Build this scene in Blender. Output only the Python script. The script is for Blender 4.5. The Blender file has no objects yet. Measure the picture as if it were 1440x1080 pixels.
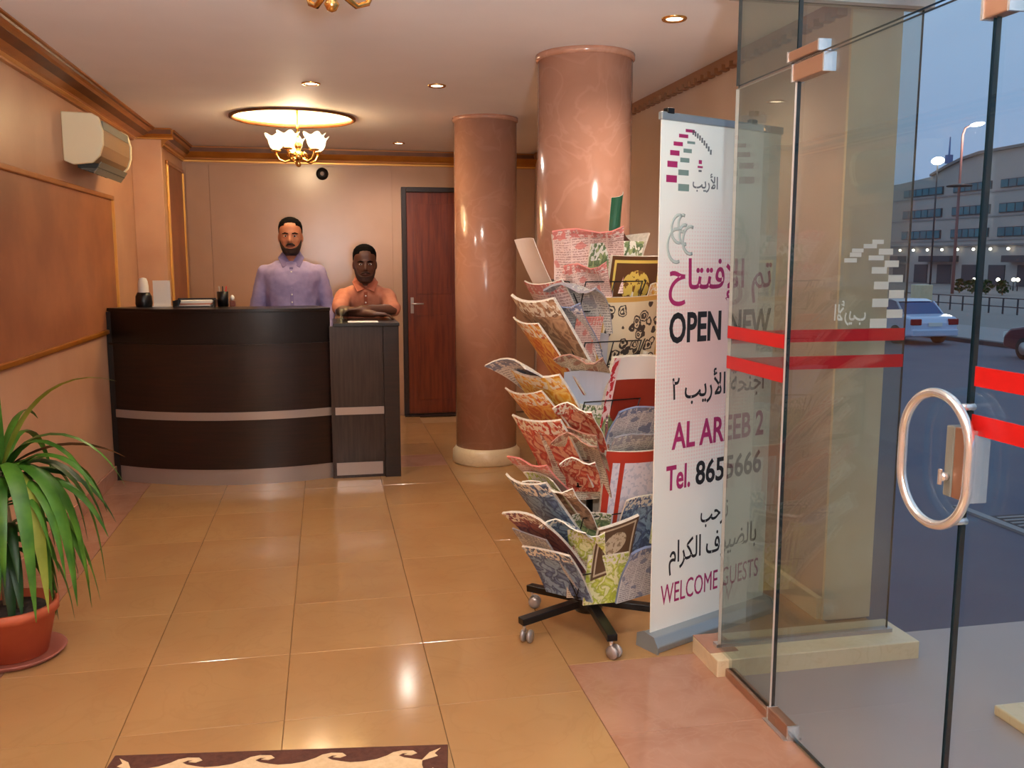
import bpy, bmesh, math, random
from mathutils import Vector, Matrix
SC = bpy.context.scene
COL = SC.collection
R = math.radians
PI = math.pi
random.seed(7)

# ------------------------------------------------------------------ camera
cd = bpy.data.cameras.new('camera'); cam = bpy.data.objects.new('camera', cd); COL.objects.link(cam)
cd.sensor_width = 36; cd.lens = 36 * 1260 / 1440; cd.clip_start = 0.02; cd.clip_end = 600
cam.location = (0, 0, 1.47)
cam.rotation_euler = (R(90 - 7.907), 0, R(-11.68))
SC.camera = cam
SC.view_settings.view_transform = 'Standard'; SC.view_settings.look = 'None'
SC.view_settings.gamma = 1; SC.view_settings.use_curve_mapping = False
SC.view_settings.exposure = 0.0

def lin(c):
    return tuple(((x / 255) / 12.92 if x / 255 <= .04045 else ((x / 255 + .055) / 1.055) ** 2.4) for x in c)

# ------------------------------------------------------------------ world: dusk sky
W = bpy.data.worlds.new('dusk_sky'); SC.world = W; W.use_nodes = True
nt = W.node_tree; nt.nodes.clear()
out = nt.nodes.new('ShaderNodeOutputWorld'); bg = nt.nodes.new('ShaderNodeBackground')
tc = nt.nodes.new('ShaderNodeTexCoord'); sp = nt.nodes.new('ShaderNodeSeparateXYZ'); rp = nt.nodes.new('ShaderNodeValToRGB')
nt.links.new(tc.outputs['Generated'], sp.inputs[0]); nt.links.new(sp.outputs['Z'], rp.inputs[0])
rp.color_ramp.elements[0].position = 0.0; rp.color_ramp.elements[0].color = (*lin((132, 156, 196)), 1)
rp.color_ramp.elements[1].position = 0.45; rp.color_ramp.elements[1].color = (*lin((152, 186, 220)), 1)
nt.links.new(rp.outputs[0], bg.inputs[0]); bg.inputs[1].default_value = 1.13
nt.links.new(bg.outputs[0], out.inputs[0])

def lamp(name, kind, loc, energy, color, size=.05, rot=None, angle=None, blend=.8):
    l = bpy.data.lights.new(name, kind); l.energy = energy; l.color = color
    if kind == 'AREA': l.size = size
    else: l.shadow_soft_size = size
    if kind == 'SPOT': l.spot_size = R(angle or 120); l.spot_blend = blend
    o = bpy.data.objects.new(name, l); COL.objects.link(o); o.location = loc
    if rot: o.rotation_euler = rot
    return o
WARM = (1.0, .72, .46)
# the photographer's flash, just above the lens
lamp('flash_lamp', 'POINT', (0, -.03, 1.74), 70, (1.0, .95, .90), .04)
lamp('ceiling_fill', 'SPOT', (.1, -.9, 1.35), 1000, (.68, .88, 1.0), .10, (R(135), 0, 0), 100, 1.0)   # added cool fill behind the camera, aimed up to brighten the ceiling

# ------------------------------------------------------------------ materials
M = {}
def new_mat(name):
    m = bpy.data.materials.new(name); m.use_nodes = True
    return m, m.node_tree, m.node_tree.nodes['Principled BSDF']
def mat(name, c, rough=.5, metal=0, c2=None, scale=6, detail=4, bump=0, lo=.35, hi=.65, emit=0, coat=0, dist=0, ior=None):
    m, t, b = new_mat(name)
    b.inputs['Roughness'].default_value = rough; b.inputs['Metallic'].default_value = metal
    b.inputs['Coat Weight'].default_value = coat
    if ior: b.inputs['IOR'].default_value = ior
    b.inputs['Base Color'].default_value = (*lin(c), 1)
    if c2 or bump:
        tcn = t.nodes.new('ShaderNodeTexCoord'); n = t.nodes.new('ShaderNodeTexNoise')
        n.inputs['Scale'].default_value = scale; n.inputs['Detail'].default_value = detail; n.inputs['Distortion'].default_value = dist
        t.links.new(tcn.outputs['Object'], n.inputs['Vector'])
        if c2:
            r = t.nodes.new('ShaderNodeValToRGB')
            r.color_ramp.elements[0].position = lo; r.color_ramp.elements[0].color = (*lin(c), 1)
            r.color_ramp.elements[1].position = hi; r.color_ramp.elements[1].color = (*lin(c2), 1)
            t.links.new(n.outputs['Fac'], r.inputs[0]); t.links.new(r.outputs[0], b.inputs['Base Color'])
        if bump:
            bp = t.nodes.new('ShaderNodeBump'); bp.inputs['Strength'].default_value = bump; bp.inputs['Distance'].default_value = .01
            t.links.new(n.outputs['Fac'], bp.inputs['Height']); t.links.new(bp.outputs[0], b.inputs['Normal'])
    if emit:
        b.inputs['Emission Color'].default_value = (*lin(c), 1); b.inputs['Emission Strength'].default_value = emit
    M[name] = m
    return m

def wood(name, c, c2, rough=.3, scale=3, stretch=(12, 12, 1), coat=0):
    m, t, b = new_mat(name)
    tcn = t.nodes.new('ShaderNodeTexCoord'); mp = t.nodes.new('ShaderNodeMapping'); mp.inputs['Scale'].default_value = stretch
    n = t.nodes.new('ShaderNodeTexNoise'); n.inputs['Scale'].default_value = scale; n.inputs['Detail'].default_value = 6
    r = t.nodes.new('ShaderNodeValToRGB'); r.color_ramp.elements[0].position = .35; r.color_ramp.elements[1].position = .7
    r.color_ramp.elements[0].color = (*lin(c), 1); r.color_ramp.elements[1].color = (*lin(c2), 1)
    L = t.links.new
    L(tcn.outputs['Object'], mp.inputs[0]); L(mp.outputs[0], n.inputs['Vector']); L(n.outputs['Fac'], r.inputs[0]); L(r.outputs[0], b.inputs['Base Color'])
    b.inputs['Roughness'].default_value = rough; b.inputs['Coat Weight'].default_value = coat
    M[name] = m; return m

def marble(name, c, c2, vein, scale=3, rough=.2, veinw=.03):
    """mottled stone with thin veins; each object offsets the pattern so tiles differ"""
    m, t, b = new_mat(name); L = t.links.new
    tcn = t.nodes.new('ShaderNodeTexCoord'); oi = t.nodes.new('ShaderNodeObjectInfo')
    va = t.nodes.new('ShaderNodeVectorMath'); va.operation = 'ADD'
    vm = t.nodes.new('ShaderNodeVectorMath'); vm.operation = 'SCALE'; vm.inputs[0].default_value = (13, 7, 5)
    L(oi.outputs['Random'], vm.inputs['Scale']); L(tcn.outputs['Object'], va.inputs[0]); L(vm.outputs[0], va.inputs[1])
    n = t.nodes.new('ShaderNodeTexNoise'); n.inputs['Scale'].default_value = scale; n.inputs['Detail'].default_value = 5; n.inputs['Distortion'].default_value = .6
    r = t.nodes.new('ShaderNodeValToRGB'); r.color_ramp.elements[0].position = .3; r.color_ramp.elements[1].position = .7
    r.color_ramp.elements[0].color = (*lin(c), 1); r.color_ramp.elements[1].color = (*lin(c2), 1)
    n2 = t.nodes.new('ShaderNodeTexNoise'); n2.inputs['Scale'].default_value = scale * 1.6; n2.inputs['Detail'].default_value = 3; n2.inputs['Distortion'].default_value = 1.6
    r2 = t.nodes.new('ShaderNodeValToRGB'); e = r2.color_ramp.elements
    e[0].position = .5 - veinw; e[0].color = (0, 0, 0, 1); e[1].position = .5 + veinw; e[1].color = (0, 0, 0, 1)
    k = e.new(.5); k.color = (1, 1, 1, 1)
    mx = t.nodes.new('ShaderNodeMix'); mx.data_type = 'RGBA'
    mu = t.nodes.new('ShaderNodeMath'); mu.operation = 'MULTIPLY'; mu.inputs[1].default_value = .35
    L(va.outputs[0], n.inputs['Vector']); L(va.outputs[0], n2.inputs['Vector'])
    L(n.outputs['Fac'], r.inputs[0]); L(n2.outputs['Fac'], r2.inputs[0]); L(r2.outputs[0], mu.inputs[0])
    L(mu.outputs[0], mx.inputs['Factor']); L(r.outputs[0], mx.inputs['A']); mx.inputs['B'].default_value = (*lin(vein), 1)
    L(mx.outputs['Result'], b.inputs['Base Color']); b.inputs['Roughness'].default_value = rough
    M[name] = m; return m

def glass(name, tint=(.93, .96, .94), dirt=0.0, dirtc=(150, 145, 130), fr=1.45):
    m = bpy.data.materials.new(name); m.use_nodes = True; t = m.node_tree; t.nodes.clear(); L = t.links.new
    o = t.nodes.new('ShaderNodeOutputMaterial'); tr = t.nodes.new('ShaderNodeBsdfTransparent'); tr.inputs[0].default_value = (*tint, 1)
    gl = t.nodes.new('ShaderNodeBsdfGlossy'); gl.inputs['Roughness'].default_value = .0; f = t.nodes.new('ShaderNodeFresnel')
    ge = t.nodes.new('ShaderNodeNewGeometry'); ior = t.nodes.new('ShaderNodeMapRange'); ior.inputs['To Min'].default_value = fr; ior.inputs['To Max'].default_value = 1 / fr
    L(ge.outputs['Backfacing'], ior.inputs['Value']); L(ior.outputs[0], f.inputs[0])   # both faces of the sheet reflect like air to glass
    mx = t.nodes.new('ShaderNodeMixShader'); L(f.outputs[0], mx.inputs[0]); L(tr.outputs[0], mx.inputs[1]); L(gl.outputs[0], mx.inputs[2])
    last = mx
    if dirt:
        d = t.nodes.new('ShaderNodeBsdfDiffuse'); d.inputs[0].default_value = (*lin(dirtc), 1)
        n = t.nodes.new('ShaderNodeTexNoise'); n.inputs['Scale'].default_value = 2.5; n.inputs['Detail'].default_value = 5
        tcn = t.nodes.new('ShaderNodeTexCoord'); L(tcn.outputs['Object'], n.inputs['Vector'])
        mr = t.nodes.new('ShaderNodeMapRange'); mr.inputs['From Min'].default_value = .3; mr.inputs['From Max'].default_value = .7
        mr.inputs['To Min'].default_value = dirt * .6; mr.inputs['To Max'].default_value = dirt * 1.3
        L(n.outputs['Fac'], mr.inputs['Value'])
        m2 = t.nodes.new('ShaderNodeMixShader'); L(mr.outputs[0], m2.inputs[0]); L(mx.outputs[0], m2.inputs[1]); L(d.outputs[0], m2.inputs[2]); last = m2
    L(last.outputs[0], o.inputs[0]); M[name] = m; return m

mat('wall_paint', (196, 144, 112), .34, c2=(210, 162, 128), scale=2.2, detail=6, bump=.04)
mat('right_wall_paint', (192, 166, 150), .34, c2=(202, 178, 160), scale=2.2, detail=6)
mat('back_wall_paint', (180, 140, 114), .22, c2=(192, 152, 126), scale=1.3, detail=5)
mat('wall_panel', (150, 90, 58), .5, c2=(172, 108, 70), scale=3, detail=8, bump=.06)
mat('ceiling_paint', (240, 236, 236), .65, c2=(234, 230, 230), scale=1.5)
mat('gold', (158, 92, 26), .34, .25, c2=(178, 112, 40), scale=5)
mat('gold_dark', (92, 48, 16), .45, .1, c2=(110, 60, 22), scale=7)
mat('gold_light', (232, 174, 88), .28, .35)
mat('dentil_paint', (140, 92, 58), .5)
marble('tile_cream', (166, 122, 78), (174, 132, 86), (160, 118, 76), 2.2, .13, .03)
marble('tile_brown', (162, 112, 86), (174, 126, 100), (180, 132, 106), 5, .16, .05)
marble('column_marble', (174, 122, 98), (190, 140, 116), (200, 150, 128), 2.2, .16, .05)
marble('cream_stone', (214, 190, 150), (224, 202, 164), (196, 168, 126), 6, .3)
mat('wall_end_lit', (236, 214, 180), .5, c2=(228, 204, 168), scale=5)  # pale tone carries outside lamp light on the right wall's end
mat('grout', (160, 120, 82), .8)
wood('wenge', (18, 7, 5), (38, 16, 10), .34, 4, (1, 1, 14), .15)
wood('wenge_grey', (38, 26, 22), (58, 44, 38), .3, 4, (14, 14, 1))
mat('black_gloss', (8, 6, 7), .30)
wood('door_wood', (92, 34, 14), (122, 52, 24), .3, 3, (14, 14, 1), .2)
mat('dark_wood', (36, 16, 10), .4)
mat('steel', (176, 168, 164), .28, .55)
mat('steel_polished', (232, 232, 230), .16, .75)
mat('brass', (226, 178, 104), .2, 1)
mat('copper_plate', (170, 128, 104), .32, .6)
mat('white_plastic', (248, 232, 190), .42)
mat('casing_shaded', (150, 116, 84), .5)  # brown puts the shade on the unit's front into its colour
mat('grey_plastic', (120, 118, 108), .5)
mat('vent_dark', (48, 50, 46), .6)
mat('terracotta', (196, 92, 56), .6, c2=(206, 104, 66), scale=8)
mat('saucer_clay', (150, 82, 66), .6)
mat('soil', (44, 34, 30), .95, c2=(70, 54, 46), scale=40, bump=.5)
mat('cane', (190, 168, 128), .7, c2=(160, 134, 96), scale=20)
mat('black_metal', (22, 19, 18), .35, .3)
mat('rubber', (24, 22, 22), .6)
mat('skin_tan', (186, 122, 92), .5, c2=(176, 112, 84), scale=14)
mat('skin_brown', (92, 54, 38), .5, c2=(84, 48, 34), scale=14)
mat('hair_black', (13, 10, 10), .95, ior=1.15)
mat('beard_dark', (46, 28, 22), .8)
mat('stubble', (58, 32, 24), .8)
mat('lip', (142, 84, 72), .5)
mat('lip_dark', (88, 46, 40), .5)
mat('eye_white', (214, 206, 198), .3)
mat('shirt_lilac', (150, 136, 178), .8, c2=(160, 146, 186), scale=30)
mat('shirt_lilac_dark', (126, 112, 156), .8)
mat('shirt_orange', (188, 116, 90), .85, c2=(196, 126, 98), scale=30)
mat('shirt_orange_dark', (176, 96, 70), .8)
mat('trouser_dark', (34, 34, 44), .8)
mat('shoe_black', (16, 15, 15), .3)
mat('paper_white', (232, 226, 216), .7)
mat('pages', (222, 212, 196), .8, c2=(200, 190, 172), scale=90)
mat('glass_edge', (20, 36, 38), .2)
mat('glass_edge_light', (226, 206, 190), .15)
mat('film_red', (190, 8, 8), .45)
mat('film_white', (236, 228, 212), .5)
mat('asphalt', (84, 88, 104), .85, c2=(94, 96, 108), scale=.6, detail=8)
mat('paving', (156, 142, 138), .36, c2=(168, 152, 146), scale=1.3, detail=8, bump=.02)
mat('sand_ground', (132, 124, 120), .9, c2=(144, 134, 128), scale=.1)
mat('kerb_stone', (60, 60, 66), .8)
mat('sidewalk', (150, 142, 140), .8)
mat('building_wall', (172, 162, 156), .8, c2=(182, 170, 162), scale=.2)
mat('building_base', (130, 122, 120), .8)
mat('building_glass', (46, 98, 110), .2, c2=(60, 118, 128), scale=.3)
mat('building_dark', (70, 72, 78), .6)
mat('lamp_white', (255, 250, 240), .5, emit=14)
mat('lamp_small', (255, 246, 220), .5, emit=5)
mat('pole_paint', (150, 104, 100), .5)
mat('tower_blue', (96, 116, 160), .6)
mat('car_silver', (196, 204, 226), .3, .25, coat=.5)
mat('car_red', (84, 30, 38), .3, .2, coat=.5)
mat('car_glass', (40, 78, 130), .08)
mat('tail_light', (150, 18, 14), .25)
mat('tyre', (20, 20, 22), .8)
mat('bulb', (255, 222, 160), .5, emit=30)
mat('cup_glass', (255, 240, 200), .4, emit=2.2)
mat('cove_light', (255, 222, 140), .5, emit=26)
mat('downlight_disc', (255, 228, 190), .5, emit=9)
mat('rug_brown', (78, 40, 26), .95, c2=(92, 50, 34), scale=60, bump=.3)
mat('rug_cream', (214, 178, 134), .95, c2=(224, 190, 146), scale=60, bump=.3)
mat('banner_base', (152, 160, 164), .35, .5)
mat('magenta', (164, 34, 96), .6)
mat('ink_black', (28, 24, 26), .6)
mat('ink_grey', (110, 112, 112), .6)
mat('logo_green', (122, 144, 136), .6)
mat('watermark', (196, 206, 198), .6)
glass('door_glass', (.95, .975, .965))
glass('panel_glass', (.86, .90, .87), .10, (132, 138, 130))
glass('side_glass', (.88, .88, .84), .08, (180, 166, 140))

# leaves with a lighter stripe
def leaf_mat(name, c, c2):
    m = mat(name, c, .42, c2=c2, scale=9, detail=3); m.node_tree.nodes['Principled BSDF'].inputs['Specular IOR Level'].default_value = .4
leaf_mat('leaf', (44, 88, 22), (82, 128, 40)); leaf_mat('leaf_yellow', (122, 134, 44), (150, 152, 62)); leaf_mat('leaf_dark', (22, 52, 18), (40, 78, 28))
mat('leaf_brown', (96, 62, 34), .7)

# ------------------------------------------------------------------ geometry helpers
class MB:
    def __init__(s): s.v = []; s.f = []; s.m = []; s.sm = []; s.cur = 0; s.smooth = False
    def face(s, idx): s.f.append(idx); s.m.append(s.cur); s.sm.append(s.smooth)
    def box(s, x0, y0, z0, x1, y1, z1, mtx=None):
        b = len(s.v)
        for p in ((x0, y0, z0), (x1, y0, z0), (x1, y1, z0), (x0, y1, z0), (x0, y0, z1), (x1, y0, z1), (x1, y1, z1), (x0, y1, z1)):
            s.v.append(tuple(mtx @ Vector(p)) if mtx else p)
        for q in ((3, 2, 1, 0), (4, 5, 6, 7), (0, 1, 5, 4), (1, 2, 6, 5), (2, 3, 7, 6), (3, 0, 4, 7)): s.face([b + i for i in q])
        return s
    def beam(s, a, b, w, h=None, up=(0, 0, 1)):
        a = Vector(a); b = Vector(b); d = b - a; L = d.length; h = h or w
        y = d.normalized(); x = y.cross(Vector(up))
        if x.length < 1e-4: x = Vector((1, 0, 0))
        x.normalize(); z = x.cross(y)
        m = Matrix((x, y, z)).transposed().to_4x4(); m.translation = a
        return s.box(-w / 2, 0, -h / 2, w / 2, L, h / 2, m)
    def prism(s, pts, ax, a0, a1):
        """pts 2D outline, extruded along axis ax ('x','y','z') from a0 to a1"""
        def P(p, a): return {'x': (a, p[0], p[1]), 'y': (p[0], a, p[1]), 'z': (p[0], p[1], a)}[ax]
        b = len(s.v); n = len(pts)
        for a in (a0, a1):
            for p in pts: s.v.append(P(p, a))
        for i in range(n):
            j = (i + 1) % n; s.face([b + i, b + j, b + n + j, b + n + i])
        s.face([b + i for i in range(n)][::-1]); s.face([b + n + i for i in range(n)])
        return s
    def lathe(s, prof, c=(0, 0, 0), n=24, cap=True, a0=0, a1=2 * PI):
        b = len(s.v); full = abs(a1 - a0 - 2 * PI) < 1e-6; k = n if full else n + 1
        sm = s.smooth; s.smooth = True
        for r, z in prof:
            for i in range(k):
                a = a0 + (a1 - a0) * i / n; s.v.append((c[0] + r * math.cos(a), c[1] + r * math.sin(a), c[2] + z))
        for j in range(len(prof) - 1):
            for i in range(n):
                i2 = (i + 1) % k if full else i + 1
                s.face([b + j * k + i, b + j * k + i2, b + (j + 1) * k + i2, b + (j + 1) * k + i])
        s.smooth = False
        if cap and full:
            s.face([b + i for i in range(n)][::-1]); s.face([b + (len(prof) - 1) * k + i for i in range(n)])
        s.smooth = sm
        return s
    def tube(s, pts, r, n=8, cap=True, sx=1, up=None):
        """r: number or list; a smooth tube through pts"""
        pts = [Vector(p) for p in pts]; k = len(pts)
        rr = r if isinstance(r, (list, tuple)) else [r] * k
        b = len(s.v); sm = s.smooth; s.smooth = True; prev = None
        for i, p in enumerate(pts):
            d = (pts[min(i + 1, k - 1)] - pts[max(i - 1, 0)]).normalized()
            if prev is None:
                ref = Vector(up) if up else (Vector((0, 0, 1)) if abs(d.z) < .9 else Vector((0, 1, 0)))
                x = d.cross(ref).normalized()
            else: x = (prev - d * prev.dot(d)).normalized()
            prev = x; y = d.cross(x)
            q = rr[i] if isinstance(rr[i], (tuple, list)) else (rr[i], rr[i])
            for j in range(n):
                a = 2 * PI * j / n; s.v.append(tuple(p + x * q[0] * math.cos(a) + y * q[1] * math.sin(a)))
        for i in range(k - 1):
            for j in range(n):
                j2 = (j + 1) % n; s.face([b + i * n + j, b + i * n + j2, b + (i + 1) * n + j2, b + (i + 1) * n + j])
        if cap:
            s.face([b + j for j in range(n)][::-1]); s.face([b + (k - 1) * n + j for j in range(n)])
        s.smooth = sm; return s
    def ell(s, c, r, n=16, m=10, mtx=None):
        b = len(s.v); sm = s.smooth; s.smooth = True
        for i in range(m + 1):
            t = PI * i / m
            for j in range(n):
                a = 2 * PI * j / n; p = Vector((r[0] * math.sin(t) * math.cos(a), r[1] * math.sin(t) * math.sin(a), r[2] * math.cos(t)))
                if mtx: p = mtx @ p
                s.v.append((c[0] + p.x, c[1] + p.y, c[2] + p.z))
        for i in range(m):
            for j in range(n):
                j2 = (j + 1) % n; s.face([b + i * n + j, b + (i + 1) * n + j, b + (i + 1) * n + j2, b + i * n + j2])
        s.smooth = sm; return s
    def mesh(s, name):
        me = bpy.data.meshes.new(name); me.from_pydata(s.v, [], s.f)
        me.polygons.foreach_set('material_index', s.m); me.polygons.foreach_set('use_smooth', s.sm); me.update(); return me
    def build(s, name, mats, parent=None, loc=None, bevel=0, fix=True):
        me = s.mesh(name)
        if fix:
            bm = bmesh.new(); bm.from_mesh(me); bmesh.ops.remove_doubles(bm, verts=bm.verts, dist=1e-6)
            bmesh.ops.recalc_face_normals(bm, faces=bm.faces); bm.to_mesh(me); bm.free()
        for m in (mats if isinstance(mats, (list, tuple)) else [mats]): me.materials.append(M[m])
        return link(name, me, parent, loc, bevel)
def link(name, me, parent=None, loc=None, bevel=0):
    o = bpy.data.objects.new(name, me); COL.objects.link(o)
    if parent: o.parent = parent
    if loc: o.location = loc
    if bevel:
        b = o.modifiers.new('bevel', 'BEVEL'); b.width = bevel; b.segments = 2; b.limit_method = 'ANGLE'
    return o
def tag(o, label=None, cat=None, group=None, kind=None):
    if label: o['label'] = label
    if cat: o['category'] = cat
    if group: o['group'] = group
    if kind: o['kind'] = kind
    return o
def empty(name, loc=(0, 0, 0), rz=0, **k):
    o = bpy.data.objects.new(name, None); COL.objects.link(o); o.location = loc; o.rotation_euler = (0, 0, rz)
    o.empty_display_size = .1
    return tag(o, **k)
def box(name, a, b, m, parent=None, bevel=0): return MB().box(*a, *b).build(name, m, parent, None, bevel)
def evald(o):
    dg = bpy.context.evaluated_depsgraph_get(); dg.update(); return bpy.data.meshes.new_from_object(o.evaluated_get(dg))
def baked(mb, name, mods):
    """bake modifiers to a mesh; the temporary object is removed"""
    me = mb if isinstance(mb, bpy.types.Mesh) else mb.mesh(name)
    o = bpy.data.objects.new('tmp', me); COL.objects.link(o)
    for kind, props in mods:
        md = o.modifiers.new('m', kind)
        for k, v in props.items(): setattr(md, k, v)
    r = evald(o); r.name = name; bpy.data.objects.remove(o); return r
def copy_tree(o, parent=None):
    c = o.copy(); COL.objects.link(c); c.parent = parent
    for ch in list(o.children): copy_tree(ch, c)
    return c

# ------------------------------------------------------------------ text
AR = {  # joined letter shapes, written in reading order
 'tm': '\ufe97\ufee2', 'iftitah': '\ufe8d\ufef9\ufed3\ufe98\ufe98\ufe8e\ufea1', 'ajniha': '\ufe83\ufe9f\ufee8\ufea4\ufe94',
 'areeb': '\ufe8d\ufef7\ufead\ufef3\ufe90', 'nurahhib': '\ufee7\ufeae\ufea3\ufe90', 'duyuf': '\ufe91\ufe8e\ufedf\ufec0\ufef4\ufeee\ufed1', 'kiram': '\ufe8d\ufedf\ufedc\ufeae\ufe8d\ufee1'}
def ar(*words): return ' '.join(AR.get(w, w)[::-1] for w in words[::-1])
def text(name, body, x0, x1, z0, z1, m, parent, y=0, bold=.01, mirror=False, depth=.0006):
    """lettering fitted into a box on the parent's local XZ plane"""
    c = bpy.data.curves.new(name, 'FONT'); c.body = body; c.offset = bold; c.resolution_u = 3; c.extrude = .001
    o = bpy.data.objects.new('tmp', c); COL.objects.link(o); me = evald(o); bpy.data.objects.remove(o); me.name = name
    xs = [v.co.x for v in me.vertices]; ys = [v.co.y for v in me.vertices]
    ax, bx, ay, by = min(xs), max(xs), min(ys), max(ys)
    for v in me.vertices:
        u = (v.co.x - ax) / (bx - ax); w = (v.co.y - ay) / (by - ay)
        if mirror: u = 1 - u
        v.co = (x0 + (x1 - x0) * u, y - (depth if v.co.z > 0 else 0), z0 + (z1 - z0) * w)
    me.materials.clear(); me.materials.append(M[m])
    return link(name, me, parent)

# ================================================================== THE ROOM
CEIL = 2.45; XL = -1.42; XR = 1.97; YB = 8.45; XF = 1.372; YN = -1.6
def struct(o): return tag(o, kind='structure')
# ceiling with the round light recess
MEDX, MEDY, MEDR = -.19, 6.6, .41
cm = MB().box(XL - .2, YN, CEIL, XF + .04, 2.94, CEIL + .3).mesh('c1')
cb = MB().box(XL - .2, 2.94, CEIL, XR + .25, YB + .2, CEIL + .3).mesh('c2')
cyl = MB().lathe([(MEDR, -.1), (MEDR, .16)], (MEDX, MEDY, CEIL), 64)
co = bpy.data.objects.new('tmpcyl', cyl.mesh('cyl')); COL.objects.link(co)
cb2 = baked(cb, 'ceiling', [('BOOLEAN', dict(operation='DIFFERENCE', object=co, solver='EXACT'))]); bpy.data.objects.remove(co)
cb2.materials.append(M['ceiling_paint']); cm.materials.append(M['ceiling_paint'])
struct(link('ceiling', cb2)); struct(link('ceiling', cm))

# floor: slab, cream tiles, brown borders
floor = struct(box('floor', (XL - .2, YN, -.12), (XF + .02, YB + .2, -.012), 'grout'))
floor2 = struct(box('floor', (XF + .02, 2.82, -.12), (XR + .2, YB + .2, -.012), 'grout'))
tile_cache = {}
def tile(x0, y0, x1, y1, m, name='floor_tile', par=None):
    g = .0009; w = round(x1 - x0 - 2 * g, 4); d = round(y1 - y0 - 2 * g, 4); k = (w, d, m, name)
    if k not in tile_cache:
        e = .0012; mb = MB()
        b = len(mb.v)
        for z, q in ((-.012, 0), (-e, 0), (0, e)):
            for (a, c) in ((-1, -1), (1, -1), (1, 1), (-1, 1)): mb.v.append((a * (w / 2 - q), c * (d / 2 - q), z))
        for l in (0, 4):
            for i in range(4): mb.face([b + l + i, b + l + (i + 1) % 4, b + l + 4 + (i + 1) % 4, b + l + 4 + i])
        mb.face([b + 8, b + 9, b + 10, b + 11])
        me = mb.mesh(name); me.materials.append(M[m]); tile_cache[k] = me
    return link(name, tile_cache[k], par or floor, ((x0 + x1) / 2, (y0 + y1) / 2, random.uniform(-.0003, .0003)))
XT = [-1.17, -.67, -.17, .33, .83]
yr = [1.3 + .5 * i for i in range(10)]      # 1.3 .. 5.8
for j in range(len(yr)):
    for i in range(4): tile(XT[i], yr[j], XT[i + 1], yr[j] + .5, 'tile_cream')
for j in range(5):
    for i in range(4): tile(XT[i], -1.2 + .5 * j, XT[i + 1], -.7 + .5 * j, 'tile_cream') if j < 5 else None
for i in range(4):
    tile(XT[i], 6.3, XT[i + 1], 6.68, 'tile_brown', 'marble_tile')
    for j in range(4): tile(XT[i], 6.68 + .44 * j, XT[i + 1], 7.12 + .44 * j, 'tile_cream')
for j in range(20): tile(XL, -1.6 + .5 * j, XT[0], -1.1 + .5 * j, 'tile_brown', 'marble_tile')
for j in range(9): tile(.83, -1.5 + .5 * j, XF, -1.0 + .5 * j, 'tile_brown', 'marble_tile')
for j in range(10):
    for (a, b) in ((.83, 1.40), (1.40, XR)): tile(a, 3.0 + .5 * j + (0), b, 3.5 + .5 * j, 'tile_cream')

# walls
wl = struct(box('wall_left', (XL - .2, YN, 0), (XL, YB + .2, CEIL), 'wall_paint'))
wb = struct(box('wall_back', (XL - .2, YB, 0), (XR + .25, YB + .2, CEIL), 'back_wall_paint'))
wn = struct(box('wall_near', (XL - .2, YN - .2, 0), (XF + .04, YN, CEIL), 'wall_paint'))
wr = struct(box('wall_right', (XR, 3.2, -.1), (XR + .20, YB, CEIL), 'right_wall_paint'))
box('lit_end_slab', (XR - .006, 3.185, 0), (XR + .206, 3.1995, CEIL), 'wall_end_lit', wr)  # thin slab added so the wall end looks lit from outside
# back wall stone slabs: thin joint lines as recessed-edge panels
for i, (a, b) in enumerate(((-1.18, -.98), (-.98, .62))):
    MB().box(a + .002, YB - .012, .1, b - .002, YB, 2.30).build('wall_panel', 'back_wall_paint', wb, None, .002)
MB().box(1.34, YB - .012, .1, XR - .004, YB, 2.30).build('wall_panel', 'back_wall_paint', wb, None, .002)
# pilaster at the left
pil = struct(box('wall_left_pilaster', (XL, 7.42, 0), (-1.2, YB, CEIL), 'wall_paint', bevel=.003)); pil.name = 'wall_pilaster'

# mouldings
def crown_prof(dx, top, bot):
    """(projection from wall, z) outline of a stepped cornice"""
    h = top - bot
    return [(0, bot), (dx * .12, bot), (dx * .14, bot + h * .14), (dx * .26, bot + h * .18), (dx * .30, bot + h * .30), (dx * .5, bot + h * .42),
            (dx * .74, bot + h * .62), (dx * .80, bot + h * .74), (dx * .90, bot + h * .78), (dx * .92, bot + h * .9), (dx, bot + h * .92), (dx, top), (0, top)]
def crown_y(name, xw, sgn, y0, y1, dx, top, bot):
    p = crown_prof(dx, top, bot)
    o = struct(MB().prism([(xw + sgn * a, z) for a, z in p], 'y', y0, y1).build(name, 'gold'))
    # the gilded fillets and the dark cove stand out as their own strips
    def strip(nm, i, m):
        (a0, z0), (a1, z1) = p[i], p[i + 1]
        n = Vector((z1 - z0, -(a1 - a0))); n = -n.normalized() * .0025 if n.length else n
        n = Vector((abs(n.x), -abs(n.y)))
        MB().prism([(xw + sgn * a0, z0), (xw + sgn * a1, z1), (xw + sgn * (a1 + n.x), z1 + n.y), (xw + sgn * (a0 + n.x), z0 + n.y)], 'y', y0, y1).build(nm, m, o)
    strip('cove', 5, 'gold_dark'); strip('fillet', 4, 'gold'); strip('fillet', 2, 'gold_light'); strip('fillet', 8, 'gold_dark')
    return o
def crown_x(name, yw, sgn, x0, x1, dx, top, bot):
    p = crown_prof(dx, top, bot)
    o = struct(MB().prism([(yw + sgn * a, z) for a, z in p], 'x', x0, x1).build(name, 'gold'))
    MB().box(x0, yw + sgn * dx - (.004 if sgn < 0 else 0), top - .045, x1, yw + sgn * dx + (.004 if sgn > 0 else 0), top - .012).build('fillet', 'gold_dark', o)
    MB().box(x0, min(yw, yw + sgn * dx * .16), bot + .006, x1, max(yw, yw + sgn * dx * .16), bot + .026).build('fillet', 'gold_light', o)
    return o
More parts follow.
